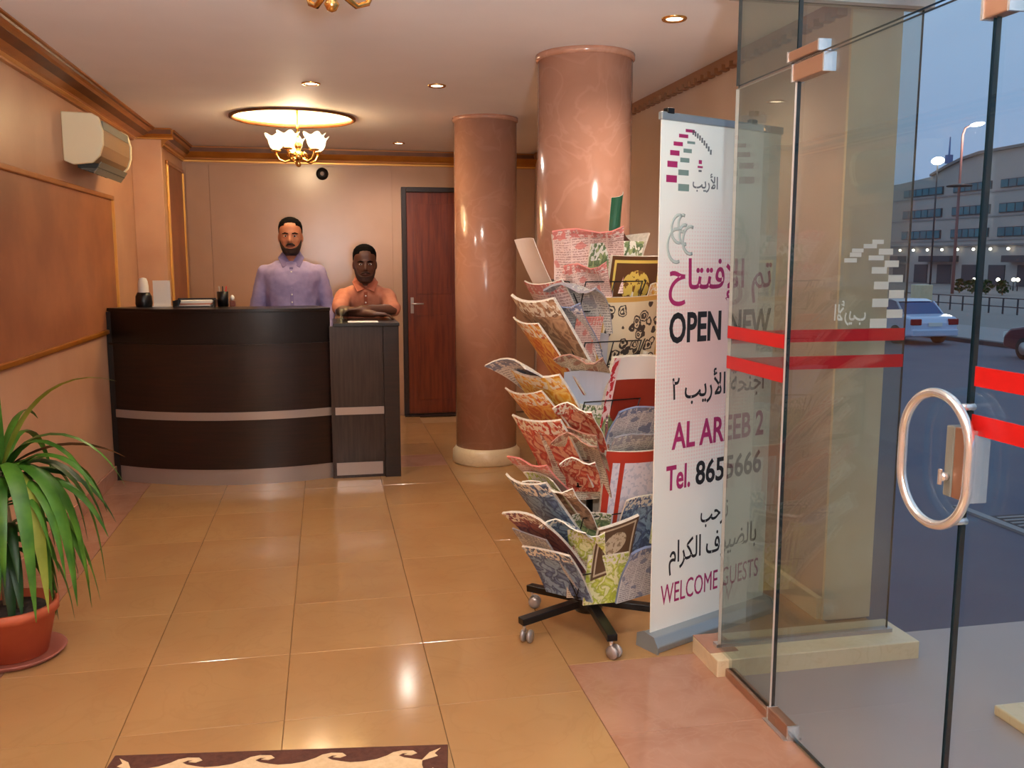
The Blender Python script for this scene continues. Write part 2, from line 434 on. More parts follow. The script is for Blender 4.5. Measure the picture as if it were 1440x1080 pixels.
crown_y('trim_1', XL, 1, YN, 7.42, .20, CEIL, 2.365)
crown_x('trim_2', 7.42, -1, XL, -1.2 + .09, .10, CEIL, 2.375)
crown_y('trim_3', -1.2, 1, 7.42, YB, .10, CEIL, 2.32)
crown_x('trim_4', YB, -1, -1.2, XR, .09, CEIL - .004, 2.315)
# small dentil cornice on the right wall
dc = struct(box('trim_5', (XR - .035, 3.2, CEIL - .035), (XR, YB - .09, CEIL), 'dentil_paint'))
for i in range(60): box('dentil', (XR - .045, 3.23 + i * .085, CEIL - .062), (XR - .002, 3.23 + i * .085 + .045, CEIL - .035), 'dentil_paint', dc)
# baseboards
struct(box('baseboard_left', (XL, YN, 0), (XL + .015, 7.42, .10), 'column_marble', bevel=.003))
struct(box('baseboard_right', (XR - .03, 3.2, 0), (XR, YB, .09), 'cream_stone', bevel=.003))
struct(box('baseboard_back', (-1.2, YB - .02, 0), (.66, YB, .10), 'column_marble', bevel=.003))
# framed panel on the left wall
def panel_y(x, y0, y1, z0, z1, w=.03, t=.022, name='trim_6', fill='wall_panel', near_frame=True):
    r = struct(box(name, (x, y0 + w / 2, z0 + w / 2), (x + .006, y1 - w / 2, z1 - w / 2), fill))
    def bar(a, b, m):
        o = MB().box(x, a[0], a[1], x + t, b[0], b[1]).build('frame_bar', m, r, None, .006)
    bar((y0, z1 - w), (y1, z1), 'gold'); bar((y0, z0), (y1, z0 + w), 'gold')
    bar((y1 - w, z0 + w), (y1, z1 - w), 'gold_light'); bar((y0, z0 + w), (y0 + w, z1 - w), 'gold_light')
    return r
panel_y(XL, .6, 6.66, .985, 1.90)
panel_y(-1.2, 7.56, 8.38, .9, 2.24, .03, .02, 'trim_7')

# recess: plaster dome, rim, hidden ring of light
rc = empty('recessed_ceiling_medallion', (MEDX, MEDY, CEIL), label='round lit ceiling recess with a dark gold rim above the far chandelier', cat='ceiling light')
MB().lathe([(MEDR + .02, -.002), (MEDR + .02, -.012), (MEDR + .008, -.018), (MEDR - .004, -.016), (MEDR - .006, .0), (MEDR - .002, .012)], (0, 0, 0), 64, False).build('rim', 'gold_dark', rc)
MB().lathe([(MEDR - .002, 0), (MEDR - .004, .06), (MEDR - .05, .12), (MEDR * .5, .15), (.012, .155)], (0, 0, 0), 64, False).build('dome', 'ceiling_paint', rc)
MB().tube([((MEDR - .03) * math.cos(a), (MEDR - .03) * math.sin(a), .028) for a in [2 * PI * i / 48 for i in range(49)]], .010, 6, False).build('light_ring', 'cove_light', rc)

# downlights
DL = [(-.05, 5.33, 'in front of the lit recess'), (.65, 5.25, 'left of the near column top'), (.64, 7.84, 'near the back wall cornice'), (1.43, 3.63, 'nearest, right of the near column')]
DLX = [(-.75, 2.2, 'added out of view, left of the near chandelier'), (.65, 2.2, 'added out of view, right of the near chandelier'), (-.6, .3, 'added out of view over the left end of the entrance'), (.7, .3, 'added out of view over the right end of the entrance')]  # unseen downlights, added to light the near end of the lobby
for i, (x, y, w) in enumerate(DL + DLX):
    d = empty('downlight', (x, y, CEIL), label='small round recessed downlight, ' + w, cat='ceiling light', group='recessed downlights')
    MB().lathe([(.034, -.001), (.036, -.006), (.048, -.008), (.052, -.004), (.052, 0)], (0, 0, 0), 28, False).build('trim_ring', 'brass', d)
    MB().lathe([(.034, -.003), (.0, -.0035)], (0, 0, 0), 24, False).build('diffuser', 'downlight_disc', d)
    lamp('downlight_beam', 'SPOT', (x, y, CEIL - .02), 42, (1, .90, .80), .04, None, 150, .9).parent = None

# ------------------------------------------------------------------ columns
def column(x, y, r, label):
    c = empty('column', (x, y, 0), label=label, cat='column')
    MB().lathe([(r, .12), (r, CEIL - .03)], (0, 0, 0), 64).build('shaft', 'column_marble', c)
    MB().lathe([(r + .022, 0), (r + .026, .01), (r + .026, .085), (r + .012, .10), (r, .12)], (0, 0, 0), 64).build('base_ring', 'cream_stone', c)
    MB().lathe([(r, CEIL - .03), (r + .01, CEIL - .022), (r + .01, CEIL)], (0, 0, 0), 64).build('top_ring', 'column_marble', c)
column(1.27, 4.38, .232, 'thick salmon marble column behind the magazine rack, the nearer one')
column(1.13, 6.40, .222, 'salmon marble column beside the wooden door, farther one with pale base ring')

# ------------------------------------------------------------------ back door
dr = struct(empty('door_1', (0, 0, 0)))
for nm, a, b in (('door_frame', (.70, YB - .05, 0), (.745, YB, 2.13)), ('door_frame', (1.32, YB - .05, 0), (1.365, YB, 2.13)), ('door_frame', (.745, YB - .05, 2.085), (1.32, YB, 2.13))):
    box(nm, a, b, 'dark_wood', dr, .004)
box('door_leaf', (.745, YB - .03, .02), (1.32, YB - .004, 2.085), 'door_wood', dr, .003)
box('threshold', (.70, YB - .10, 0), (1.365, YB - .004, .012), 'dark_wood', dr)
hp = box('handle_plate', (.772, YB - .036, .97), (.802, YB - .030, 1.12), 'steel', dr, .003)
MB().tube([(.787, YB - .036, 1.06), (.787, YB - .075, 1.06), (.80, YB - .08, 1.06), (.89, YB - .08, 1.06)], .008, 8).build('handle', 'steel', hp)
for (z0, z1) in ((.15, .95), (1.15, 1.98)):
    MB().box(.83, YB - .034, z0, 1.25, YB - .030, z1).build('door_panel', 'door_wood', dr, None, .004)
# round black detector on the back wall
t = empty('smoke_detector', (-.003, YB - .012, 2.235), label='small round black wall sensor on the back wall under the cornice', cat='sensor')
MB().lathe([(.055, 0), (.055, .012), (.045, .028), (.02, .032), (0, .032)], (0, 0, 0), 28, False).build('housing', 'black_metal', t).rotation_euler = (R(90), 0, 0)
MB().lathe([(.018, .032), (.016, .038), (0, .04)], (0, 0, 0), 16, False).build('lens', 'steel', t).rotation_euler = (R(90), 0, 0)

# ------------------------------------------------------------------ chandeliers
def chandelier(loc, label, rz=0):
    c = empty('chandelier', loc, rz, label=label, cat='chandelier', group='gilt chandeliers')
    MB().tube([(0, 0, .34), (0, 0, .0)], .009, 8).build('stem', 'brass', c)
    MB().lathe([(.0, .345), (.045, .34), (.05, .325), (.02, .30), (0, .30)], (0, 0, 0), 20, False).build('ceiling_cup', 'brass', c)
    MB().lathe([(0, -.085), (.012, -.08), (.02, -.065), (.01, -.05), (.03, -.035), (.048, -.01), (.03, .015), (.014, .03), (.024, .05), (.03, .07), (.014, .09), (.009, .12)], (0, 0, 0), 20, False).build('body', 'brass', c)
    for k in range(5):
        a = 2 * PI * k / 5 + .5; ca, sa = math.cos(a), math.sin(a)
        prof = [(.02, 0), (.05, -.035), (.09, -.05), (.13, -.035), (.15, .0), (.15, .02)]
        arm = MB().tube([(p * ca, p * sa, z) for p, z in prof], [.009, .009, .008, .008, .008, .008], 6)
        sc = [(.05 + .024 * math.cos(q), -.01 + .024 * math.sin(q)) for q in [i * .7 for i in range(9)]]
        arm.tube([(p * ca, p * sa, z) for p, z in sc], .005, 5)
        ao = arm.build('arm', 'brass', c)
        MB().lathe([(.008, .015), (.03, .02), (.036, .028), (.012, .034)], (.15 * ca, .15 * sa, 0), 12, False).build('drip_cup', 'brass', ao)
        # tulip glass: petal rim
        g = MB(); n = 30; g.smooth = True; prof = [(.014, .03), (.036, .045), (.046, .07), (.05, .095), (.066, .118)]
        for j, (r, z) in enumerate(prof):
            for i in range(n):
                q = 2 * PI * i / n; w = .5 + .5 * math.cos(5 * q); rr = r * (1 + .25 * w * j / 4); zz = z + .022 * w * max(0, j - 2) / 2
                g.v.append((.15 * ca + rr * math.cos(q), .15 * sa + rr * math.sin(q), zz))
        for j in range(len(prof) - 1):
            for i in range(n): g.face([j * n + i, j * n + (i + 1) % n, (j + 1) * n + (i + 1) % n, (j + 1) * n + i])
        go = g.build('glass_shade', 'cup_glass', c)
        MB().lathe([(.008, .03), (.011, .05), (.017, .075), (.014, .10), (.006, .125), (0, .13)], (.15 * ca, .15 * sa, 0), 10, False).build('bulb', 'bulb', go)
    return c
CH1 = (-.16, 6.5, 2.185); CH2 = (.035, 2.46, 2.185)
ch = chandelier(CH1, 'far gilt five-armed chandelier with lit tulip glass shades below the round recess')
ch2 = copy_tree(ch); ch2.location = CH2; ch2.rotation_euler = (0, 0, .25); ch2['label'] = 'near gilt chandelier cut off by the top edge, only its lowest pieces showing'
for (x, y, z) in (CH1, CH2):
    near = y < 4
    lamp('chandelier_glow', 'POINT', (x, y, z + .17), 16 if near else 26, (1, .76, .50), .09)
lamp('recess_glow', 'POINT', (MEDX, MEDY, CEIL + .04), 9, (1, .80, .46), .12)

# ------------------------------------------------------------------ air conditioner
ac = empty('air_conditioner', (XL, 5.55, 2.0), label='cream wall-mounted air conditioner high on the left wall under the gold cornice', cat='air conditioner')
prof = [(.0, .02), (.0, .29), (.16, .285), (.195, .265), (.215, .19), (.212, .11), (.19, .05), (.15, .012), (.05, .0)]
MB().prism(prof, 'y', 0, .03).build('end_cap', 'white_plastic', ac, None, .006)
MB().prism(prof, 'y', .76, .79).build('end_cap', 'white_plastic', ac, None, .006)
MB().prism([(a * .96, .008 + z * .96) for a, z in prof], 'y', .03, .76).build('casing', 'casing_shaded', ac)
MB().box(.06, .05, -.012, .17, .74, .012).build('air_outlet', 'vent_dark', ac)
for i in range(7): MB().box(.07, .08 + i * .095, -.018, .165, .086 + i * .095, -.010).build('louver', 'grey_plastic', ac)
m_ = Matrix.Translation((.185, 0, .022)) @ Matrix.Rotation(R(35), 4, 'Y')
MB().box(-.002, .05, -.075, .004, .74, .0, m_).build('flap', 'grey_plastic', ac)
MB().box(.196, .06, .205, .206, .72, .25).build('intake_grille', 'grey_plastic', ac)

# ------------------------------------------------------------------ reception counter
def circ3(p, q, r, n):
    ax, ay = p; bx, by = q; cx, cy = r
    d = 2 * (ax * (by - cy) + bx * (cy - ay) + cx * (ay - by))
    ux = ((ax * ax + ay * ay) * (by - cy) + (bx * bx + by * by) * (cy - ay) + (cx * cx + cy * cy) * (ay - by)) / d
    uy = ((ax * ax + ay * ay) * (cx - bx) + (bx * bx + by * by) * (ax - cx) + (cx * cx + cy * cy) * (bx - ax)) / d
    R0 = math.hypot(ax - ux, ay - uy); a0 = math.atan2(ay - uy, ax - ux); a1 = math.atan2(cy - uy, cx - ux)
    return (ux, uy, R0, a0, a1)
ux, uy, R0, a0, a1 = circ3((-1.40, 6.30), (-.66, 6.0), (.02, 6.08), 0)
if a1 < a0: a1 += 2 * PI
def arc(off, n=40, s0=0, s1=1):
    return [(ux + (R0 + off) * math.cos(a0 + (a1 - a0) * (s0 + (s1 - s0) * i / n)), uy + (R0 + off) * math.sin(a0 + (a1 - a0) * (s0 + (s1 - s0) * i / n))) for i in range(n + 1)]
def curved(name, off0, off1, z0, z1, m, parent, bevel=0):
    a = arc(off0); b = arc(off1)[::-1]
    return MB().prism(a + b, 'z', z0, z1).build(name, m, parent, None, bevel)
ct = empty('reception_counter', (-.66, 6.2, 0), label='dark curved reception counter with steel band and kick plate, left section with glossy upstand', cat='counter')
def cc(name, *a, **k):
    o = curved(name, *a, ct, **k); o.location = (.66, -6.2, 0); return o
sgn = -1 if R0 and (uy > 6) else 1
F = 1 if uy > 6 else -1     # +offset moves the face toward the viewer when the centre lies behind
cc('lower_front', 0, -.04 * F, .105, .915, 'wenge')
cc('kick_plate', -.004 * F, -.03 * F, .0, .105, 'steel')
cc('metal_band', .004 * F, .0, .432, .485, 'steel')
cc('ledge', .014 * F, -.06 * F, .915, .928, 'wenge')
cc('upper_front', .002 * F, -.03 * F, .928, 1.135, 'black_gloss')
cc('counter_top', .016 * F, -.32 * F, 1.135, 1.156, 'black_gloss', bevel=.003)
cc('work_surface', -.03 * F, -.46 * F, .72, .745, 'wenge')
e0 = arc(0)[0]; e1 = arc(0)[-1]
for (x, y) in ((e0[0] + .0, e0[1]), ):
    MB().box(x - .018, y - .012, 0, x + .02, y + .42, 1.13).build('end_panel', 'black_gloss', ct, (.66, -6.2, 0))
ct2 = empty('counter_return', (.24, 6.05, 0), label='lower grey-brown right section of the reception counter with steel strips', cat='counter')
box('front_panel', (-.225, .0, .0), (.125, .03, 1.03), 'wenge_grey', ct2)
box('side_panel', (.125, -.03, 0), (.23, .50, 1.03), 'wenge', ct2, .003)
box('metal_band', (-.20, -.006, .435), (.125, .0, .485), 'steel', ct2)
box('kick_plate', (-.20, -.006, .02), (.11, .0, .105), 'steel', ct2)
box('counter_top', (-.20, -.04, 1.03), (.235, .50, 1.052), 'black_gloss', ct2, .003)

# things on the counter
TOPZ = 1.156
t = empty('paper_dispenser', (-1.20, 6.42, TOPZ), label='black round desk lamp base with pale frosted top at the left end of the counter', cat='desk lamp')
MB().lathe([(.05, 0), (.055, .02), (.052, .07), (.04, .095), (.02, .10), (0, .10)], (0, 0, 0), 20, False).build('base', 'black_gloss', t)
MB().lathe([(.036, .095), (.034, .14), (.03, .17), (.022, .19), (0, .195)], (0, 0, 0), 20, False).build('shade', 'paper_white', t)
t.name = 'desk_lamp'
t = empty('acrylic_sign_holder', (-1.08, 6.40, TOPZ), label='upright white card holder on the counter between the small lamp and the tray', cat='card holder')
box('card', (-.055, -.003, .004), (.055, .003, .175), 'paper_white', t); box('foot', (-.06, -.03, 0), (.06, .03, .005), 'paper_white', t)
t.name = 'card_holder'
t = empty('document_tray', (-.86, 6.34, TOPZ), label='black desk tray holding loose white sheets on the counter', cat='tray')
box('tray_base', (-.13, -.09, 0), (.13, .09, .008), 'black_metal', t)
for a, b in (((-.13, -.09, .008), (-.124, .09, .045)), ((.124, -.09, .008), (.13, .09, .045)), ((-.124, .084, .008), (.124, .09, .055))): box('tray_wall', a, b, 'black_metal', t)
s = empty('paper_stack', (-.85, 6.33, TOPZ + .009), .05, label='small pile of white and pink sheets lying in the black desk tray', cat='papers')
for i, m in enumerate(('paper_white', 'shirt_orange', 'paper_white', 'paper_white')):
    MB().box(-.10, -.07, i * .009, .10, .07, i * .009 + .008, Matrix.Rotation(.08 * (i - 1.5), 4, 'Z')).build('sheet_pile', m, s)
t = empty('pen_cup', (-.685, 6.36, TOPZ), label='dark cylindrical pen cup with pens beside the tray on the counter', cat='pen cup')
MB().lathe([(0, .002), (.036, 0), (.038, .10), (.034, .10), (.032, .006), (0, .006)], (0, 0, 0), 20, False).build('cup', 'black_metal', t)
for i in range(3): MB().tube([(.01 * i - .01, 0, .01), (.024 * i - .024, .012, .135)], .004, 6).build('pen', ('steel', 'black_metal', 'film_red')[i], t)
t = empty('rubber_stamp', (-.62, 6.33, TOPZ), label='little reddish hand stamp with pale knob right of the pen cup', cat='stamp')
box('block', (-.018, -.02, 0), (.018, .02, .04), 'door_wood', t, .004); MB().ell((0, 0, .058), (.014, .014, .02), 10, 8).build('knob', 'paper_white', t)
for i, (x, y) in enumerate(((.09, 6.22), (.12, 6.30))):
    t = empty('drinking_glass', (x, y, 1.052), label=('clear tumbler on the right counter section in front of the arms', 'second clear tumbler on the right counter section, behind the first')[i], cat='glass', group='tumblers on the counter')
    MB().lathe([(0, .004), (.026, 0), (.032, .085), (.030, .085), (.024, .006), (0, .006)], (0, 0, 0), 20, False).build('cup', 'door_glass', t)
t = empty('paper_sheet', (.24, 6.12, 1.0525), label='white sheet lying on the right counter section under the crossed arms', cat='paper')
box('sheet', (-.10, -.04, 0), (.10, .10, .002), 'paper_white', t)

# ------------------------------------------------------------------ people
def limb(mb, pts, rs, n=12):
    mb.tube(pts, rs, n)
    for p, r in ((pts[0], rs[0]), (pts[-1], rs[-1])):
        r = r[0] if isinstance(r, tuple) else r
        mb.ell(p, (r, r, r), 12, 8)
def loft(mb, rings, n=24):
    """rings: (cx, cy, z, rx, ry, squareness)"""
    b = len(mb.v)
    for (cx, cy, z, rx, ry) in rings:
        for i in range(n):
            a = 2 * PI * i / n; ca, sa = math.cos(a), math.sin(a)
            e = .82
            mb.v.append((cx + rx * math.copysign(abs(ca) ** e, ca), cy + ry * math.copysign(abs(sa) ** e, sa), z))
    for j in range(len(rings) - 1):
        for i in range(n): mb.face([b + j * n + i, b + j * n + (i + 1) % n, b + (j + 1) * n + (i + 1) % n, b + (j + 1) * n + i])
    mb.face([b + i for i in range(n)][::-1]); mb.face([b + (len(rings) - 1) * n + i for i in range(n)])
def fuse(mb, name, vox, m, parent, it=3, ratio=1):
    mods = [('REMESH', dict(mode='VOXEL', voxel_size=vox)), ('SMOOTH', dict(factor=.5, iterations=it))]
    me = baked(mb, name, mods); me.polygons.foreach_set('use_smooth', [True] * len(me.polygons)); me.materials.clear(); me.materials.append(M[m])
    return link(name, me, parent)
def hand(mb, wrist, d, n, side, s=1.0, curl=.35):
    """wrist, finger direction d, palm normal n (palm faces n), thumb on side"""
    d = Vector(d).normalized(); n = Vector(n); n = (n - d * n.dot(d)).normalized(); w = d.cross(n) * side; wr = Vector(wrist)
    mb.tube([wr - d * .01, wr + d * .03 * s, wr + d * .085 * s], [(.026 * s, .018 * s), (.036 * s, .016 * s), (.040 * s, .014 * s)], 12, up=tuple(n))
    for k, (o, L) in enumerate(((.030, .072), (.010, .080), (-.011, .075), (-.031, .058))):
        p = wr + d * .075 * s + w * o * s; pts = [p]
        for i, f in enumerate((.42, .32, .26)):
            a = curl * (i + .6); dd = d * math.cos(a) + n * math.sin(a); p = p + dd * L * f * s; pts.append(p)
        limb(mb, [tuple(q) for q in pts], [.0095 * s, .009 * s, .0085 * s, .0075 * s], 8)
    p = wr + d * .02 * s + w * .026 * s; pts = [p]
    for f, a in ((.035, .9), (.03, .6), (.024, .4)):
        p = p + (d * math.cos(a) + w * math.sin(a) + n * .25).normalized() * f * s; pts.append(p)
    limb(mb, [tuple(q) for q in pts], [.013 * s, .011 * s, .010 * s, .0085 * s], 8)
HEAD = [(0, -.005, 0, .040, .040), (0, -.020, .012, .048, .062), (0, -.014, .035, .058, .076), (0, -.008, .065, .066, .084), (0, -.004, .095, .071, .088), (0, 0, .125, .074, .090),
        (0, .002, .155, .076, .093), (0, .004, .185, .075, .092), (0, .006, .210, .067, .083), (0, .008, .230, .050, .063), (0, .008, .243, .026, .034), (0, .008, .248, .008, .010)]
def head_parts(mb, M4, sc):
    h = MB(); loft(h, HEAD, 28)
    h.tube([(0, -.088, .135), (0, -.097, .112), (0, -.108, .088), (0, -.098, .080)], [.008, .010, .014, .010], 10)  # nose
    h.ell((-.012, -.096, .084), (.009, .009, .008), 8, 6); h.ell((.012, -.096, .084), (.009, .009, .008), 8, 6)
    h.ell((0, -.072, .022), (.024, .022, .018), 12, 8)  # chin
    h.tube([(-.045, -.076, .140), (-.02, -.088, .146), (.02, -.088, .146), (.045, -.076, .140)], [.006, .008, .008, .006], 8)  # brow ridge
    h.ell((0, -.085, .055), (.022, .012, .012), 12, 8)
    for sx in (-1, 1): h.ell((sx * .077, .006, .110), (.010, .020, .032), 10, 8); h.ell((sx * .042, -.066, .095), (.020, .018, .018), 10, 8)
    b = len(mb.v)
    for v in h.v: mb.v.append(tuple(M4 @ (Vector(v) * sc)))
    for f in h.f: mb.f.append([b + i for i in f]); mb.m.append(0); mb.sm.append(True)
def placed(fn, M4, sc):
    h = MB(); fn(h); h.v = [tuple(M4 @ (Vector(v) * sc)) for v in h.v]; return h
def head_details(root, M4, sc, hair, beard, lip, heavy):
    def f_hair(h):
        b = []
        for (cx, cy, z, rx, ry) in HEAD[6:]: b.append((cx, cy + .010, z + .008, rx + .006, ry + .004))
        loft(h, [(0, .040, .075, .066, .058), (0, .034, .11, .076, .066), (0, .026, .150, .081, .076), (0, .016, .175, .082, .086)] + b[1:], 28)
    placed(f_hair, M4, sc).build('hair', hair, root)
    for sx in (-1, 1):
        placed(lambda h: h.ell((sx * .031, -.083, .122), (.013, .008, .0065), 12, 8), M4, sc).build('eye', 'eye_white', root)
        placed(lambda h: h.ell((sx * .031, -.0895, .122), (.0055, .003, .0055), 10, 6), M4, sc).build('iris', 'hair_black', root)
        placed(lambda h: h.tube([(sx * .014, -.093, .138), (sx * .033, -.091, .143), (sx * .052, -.078, .137)], [.004, .0055, .003], 6), M4, sc).build('eyebrow', hair, root)
    placed(lambda h: h.tube([(-.022, -.094, .052), (0, -.100, .055), (.022, -.094, .052)], [.003, .0055, .003], 8), M4, sc).build('mouth', lip, root)
    if beard:
        def f_b(h):
            n = 20; rows = []
            for j, (z, rx, ry, cy) in enumerate(((-.010, .034, .050, -.020), (.006, .050, .074, -.020), (.03, .063, .084, -.012), (.055, .070, .090, -.008), (.078, .074, .088, -.004), (.105, .0755, .084, 0))):
                for i in range(n + 1):
                    a = PI + PI * i / n
                    zz = z + (.0 if j < 3 else (-.022 * math.sin(PI * i / n) ** 2 * (j - 2)))
                    h.v.append((rx * math.cos(a), cy + ry * math.sin(a) * 1.02, zz))
            for j in range(5):
                for i in range(n): h.face([j * (n + 1) + i, j * (n + 1) + i + 1, (j + 1) * (n + 1) + i + 1, (j + 1) * (n + 1) + i])
            h.smooth = True
        placed(f_b, M4, sc).build('beard', beard, root, fix=False)
        placed(lambda h: h.tube([(-.030, -.090, .058), (-.012, -.100, .069), (.012, -.100, .069), (.030, -.090, .058)], [.004, .007 * heavy, .007 * heavy, .004], 8), M4, sc).build('moustache', beard, root)

def person(root, P, skin, shirt, shirt_dark, trouser, hairm, beard, lip, sleeve_full, heavy=1, hsc=1.0, htilt=0):
    """P: dict of joints in the root's space"""
    pel, chest, neck = Vector(P['pelvis']), Vector(P['chest']), Vector(P['neck'])
    body = MB(); b = P.get('build', 1.0)
    def torso(mb, g, z0=0.0):
        sh = neck + Vector((0, 0, -.05))
        def at(t): return pel.lerp(sh, t)
        rs = [(0, .155, .115), (.15, .158, .118), (.35, .150, .110), (.55, .160, .115), (.75, .175, .122), (.88, .180, .110), (.96, .150, .085), (1.02, .085, .062)]
        loft(mb, [(at(t).x, at(t).y, at(t).z, rx * b + g, ry * b + g) for t, rx, ry in rs], 24)
    torso(body, 0)
    hb = Vector(P['head'])                              # chin base
    limb(body, [tuple(neck + Vector((0, 0, -.05))), tuple(hb + Vector((0, .012, .05)))], [.058 * b, .052])
    M4 = Matrix.Translation(hb) @ Matrix.Rotation(P.get('yaw', 0), 4, 'Z') @ Matrix.Rotation(htilt, 4, 'X')
    head_parts(body, M4, hsc)
    for s in ('L', 'R'):
        sh, el, wr = [Vector(P[k + s]) for k in ('sh', 'el', 'wr')]
        limb(body, [tuple(sh), tuple(sh.lerp(el, .5)), tuple(el)], [.052, .046, .038]); limb(body, [tuple(el), tuple(el.lerp(wr, .3)), tuple(wr)], [.038, .038, .026])
        hd = P['hand' + s]; hand(body, wr, hd[0], hd[1], hd[2])
        hp, kn, an = [Vector(P[k + s]) for k in ('hip', 'kn', 'an')]
        limb(body, [tuple(hp), tuple(hp.lerp(kn, .5)), tuple(kn)], [.085, .074, .056]); limb(body, [tuple(kn), tuple(kn.lerp(an, .3)), tuple(an)], [.054, .056, .038])
        limb(body, [tuple(an + Vector((0, .03, -.03))), tuple(an + Vector((0, -.14, -.05)))], [.04, .032])
    fuse(body, 'body', .0085, skin, root, 3)
    sb = MB(); torso(sb, .013)
    for s in ('L', 'R'):
        sh, el, wr = [Vector(P[k + s]) for k in ('sh', 'el', 'wr')]
        limb(sb, [tuple(sh), tuple(sh.lerp(el, .5)), tuple(sh.lerp(el, .9)) if not sleeve_full else tuple(el)], [.064, .062, .058 if not sleeve_full else .054])
        if sleeve_full: limb(sb, [tuple(el), tuple(el.lerp(wr, .3)), tuple(el.lerp(wr, .92))], [.054, .052, .040])
    so = fuse(sb, 'shirt', .012, shirt, root, 4)
    md = so.modifiers.new('folds', 'DISPLACE'); tx = bpy.data.textures.new('folds', 'CLOUDS'); tx.noise_scale = .09; md.texture = tx; md.strength = .018; md.mid_level = .5
    # collar, placket, buttons, pocket
    n0 = neck
    for s in (-1, 1):
        cb_ = MB(); cb_.v = [tuple(n0 + Vector(p)) for p in ((s * .002, -.088, -.062), (s * .060, -.118, -.085), (s * .092, -.065, -.018), (s * .060, .010, .030), (s * .044, -.052, .004))]
        cb_.face([0, 1, 2, 4]); cb_.face([4, 2, 3])
        o = cb_.build('collar', shirt_dark, so, fix=False); q = o.modifiers.new('t', 'SOLIDIFY'); q.thickness = .006; q.offset = 0
    f0 = pel.lerp(n0, .28) + Vector((0, -.148 * b, 0)); f1 = n0 + Vector((0, -.118, -.085))
    MB().beam(tuple(f0), tuple(f1), .026, .006, (0, -1, 0)).build('placket', shirt_dark, so)
    for i in range(6): 
        p = f0.lerp(f1, (i + .4) / 6) + Vector((0, -.006, 0)); MB().ell(tuple(p), (.006, .003, .006), 8, 6).build('button', 'paper_white', so)
    tb = MB(); loft(tb, [(pel.x, pel.y, pel.z - .10, .165, .122), (pel.x, pel.y, pel.z - .02, .168, .128), (pel.x, pel.y, pel.z + .06, .163, .124)], 20)
    for s in ('L', 'R'):
        hp, kn, an = [Vector(P[k + s]) for k in ('hip', 'kn', 'an')]
        limb(tb, [tuple(hp), tuple(kn), tuple(an + Vector((0, 0, .02)))], [.10, .072, .062])
        sm_ = MB(); limb(sm_, [tuple(an + Vector((0, .035, -.045))), tuple(an + Vector((0, -.07, -.05))), tuple(an + Vector((0, -.15, -.058)))], [.044, .046, .034]); fuse(sm_, 'shoe', .012, 'shoe_black', root, 2)
    fuse(tb, 'trousers', .018, trouser, root, 3)
    head_details(root, M4, hsc, hairm, beard, lip, heavy)

m1 = empty('person', (-.24, 6.80, 0), label='bearded person in a lilac button-up shirt standing behind the curved counter', cat='person')
P1 = dict(pelvis=(0, .02, .93), chest=(0, 0, 1.3), neck=(0, .01, 1.50), head=(0, -.03, 1.508), build=1.1,
  shL=(-.185, .01, 1.375), elL=(-.265, .03, 1.10), wrL=(-.235, -.16, .93), handL=((.1, -.6, -.7), (0, .5, -.6), -1),
  shR=(.185, .01, 1.375), elR=(.265, .03, 1.10), wrR=(.235, -.16, .93), handR=((-.1, -.6, -.7), (0, .5, -.6), 1),
  hipL=(-.09, .02, .90), knL=(-.11, 0, .50), anL=(-.12, .03, .09), hipR=(.09, .02, .90), knR=(.11, 0, .50), anR=(.12, .03, .09))
person(m1, P1, 'skin_tan', 'shirt_lilac', 'shirt_lilac_dark', 'trouser_dark', 'hair_black', 'beard_dark', 'lip', True, 1.2, 1.05)
m2 = empty('person', (.28, 6.66, 0), label='shorter dark-haired person in an orange shirt leaning crossed arms on the right counter section', cat='person')
P2 = dict(pelvis=(.0, .24, .80), chest=(0, .1, 1.1), neck=(0, .0, 1.325), head=(0, -.055, 1.315), build=.95,
  shL=(-.155, .0, 1.20), elL=(-.19, -.20, 1.115), wrL=(.04, -.36, 1.095), handL=((.95, .10, -.05), (0, 0, -1), 1),
  shR=(.155, .0, 1.20), elR=(.19, -.22, 1.115), wrR=(-.04, -.31, 1.13), handR=((-.95, .05, -.05), (0, 0, -1), -1),
  hipL=(-.09, .24, .78), knL=(-.11, .12, .44), anL=(-.12, .22, .09), hipR=(.09, .24, .78), knR=(.11, .12, .44), anR=(.12, .22, .09))
person(m2, P2, 'skin_brown', 'shirt_orange', 'shirt_orange_dark', 'trouser_dark', 'hair_black', 'stubble', 'lip_dark', False, .8, 1.04, .06)

# ------------------------------------------------------------------ potted plant
pt = empty('potted_plant', (-1.175, 3.50, 0), label='spiky green dracaena in an orange terracotta pot with saucer at the left edge', cat='plant')
MB().lathe([(0, .012), (.11, .012), (.145, .17), (.155, .17), (.157, .205), (.142, .205), (.138, .185), (0, .185)], (0, 0, 0), 40, False).build('pot', 'terracotta', pt)
MB().lathe([(0, 0), (.15, 0), (.175, .022), (.168, .024), (.145, .010), (0, .010)], (0, 0, 0), 40, False).build('saucer', 'saucer_clay', pt)
MB().lathe([(.138, .18), (.10, .188), (0, .19)], (0, 0, 0), 24, False).build('soil', 'soil', pt)
MB().tube([(.03, -.01, .19), (.018, -.005, .45), (-.005, 0, .72)], [.012, .011, .010], 8).build('cane', 'cane', pt)
MB().tube([(-.03, .03, .19), (-.05, .05, .40), (-.05, .06, .5)], [.012, .011, .010], 8).build('cane', 'cane', pt)
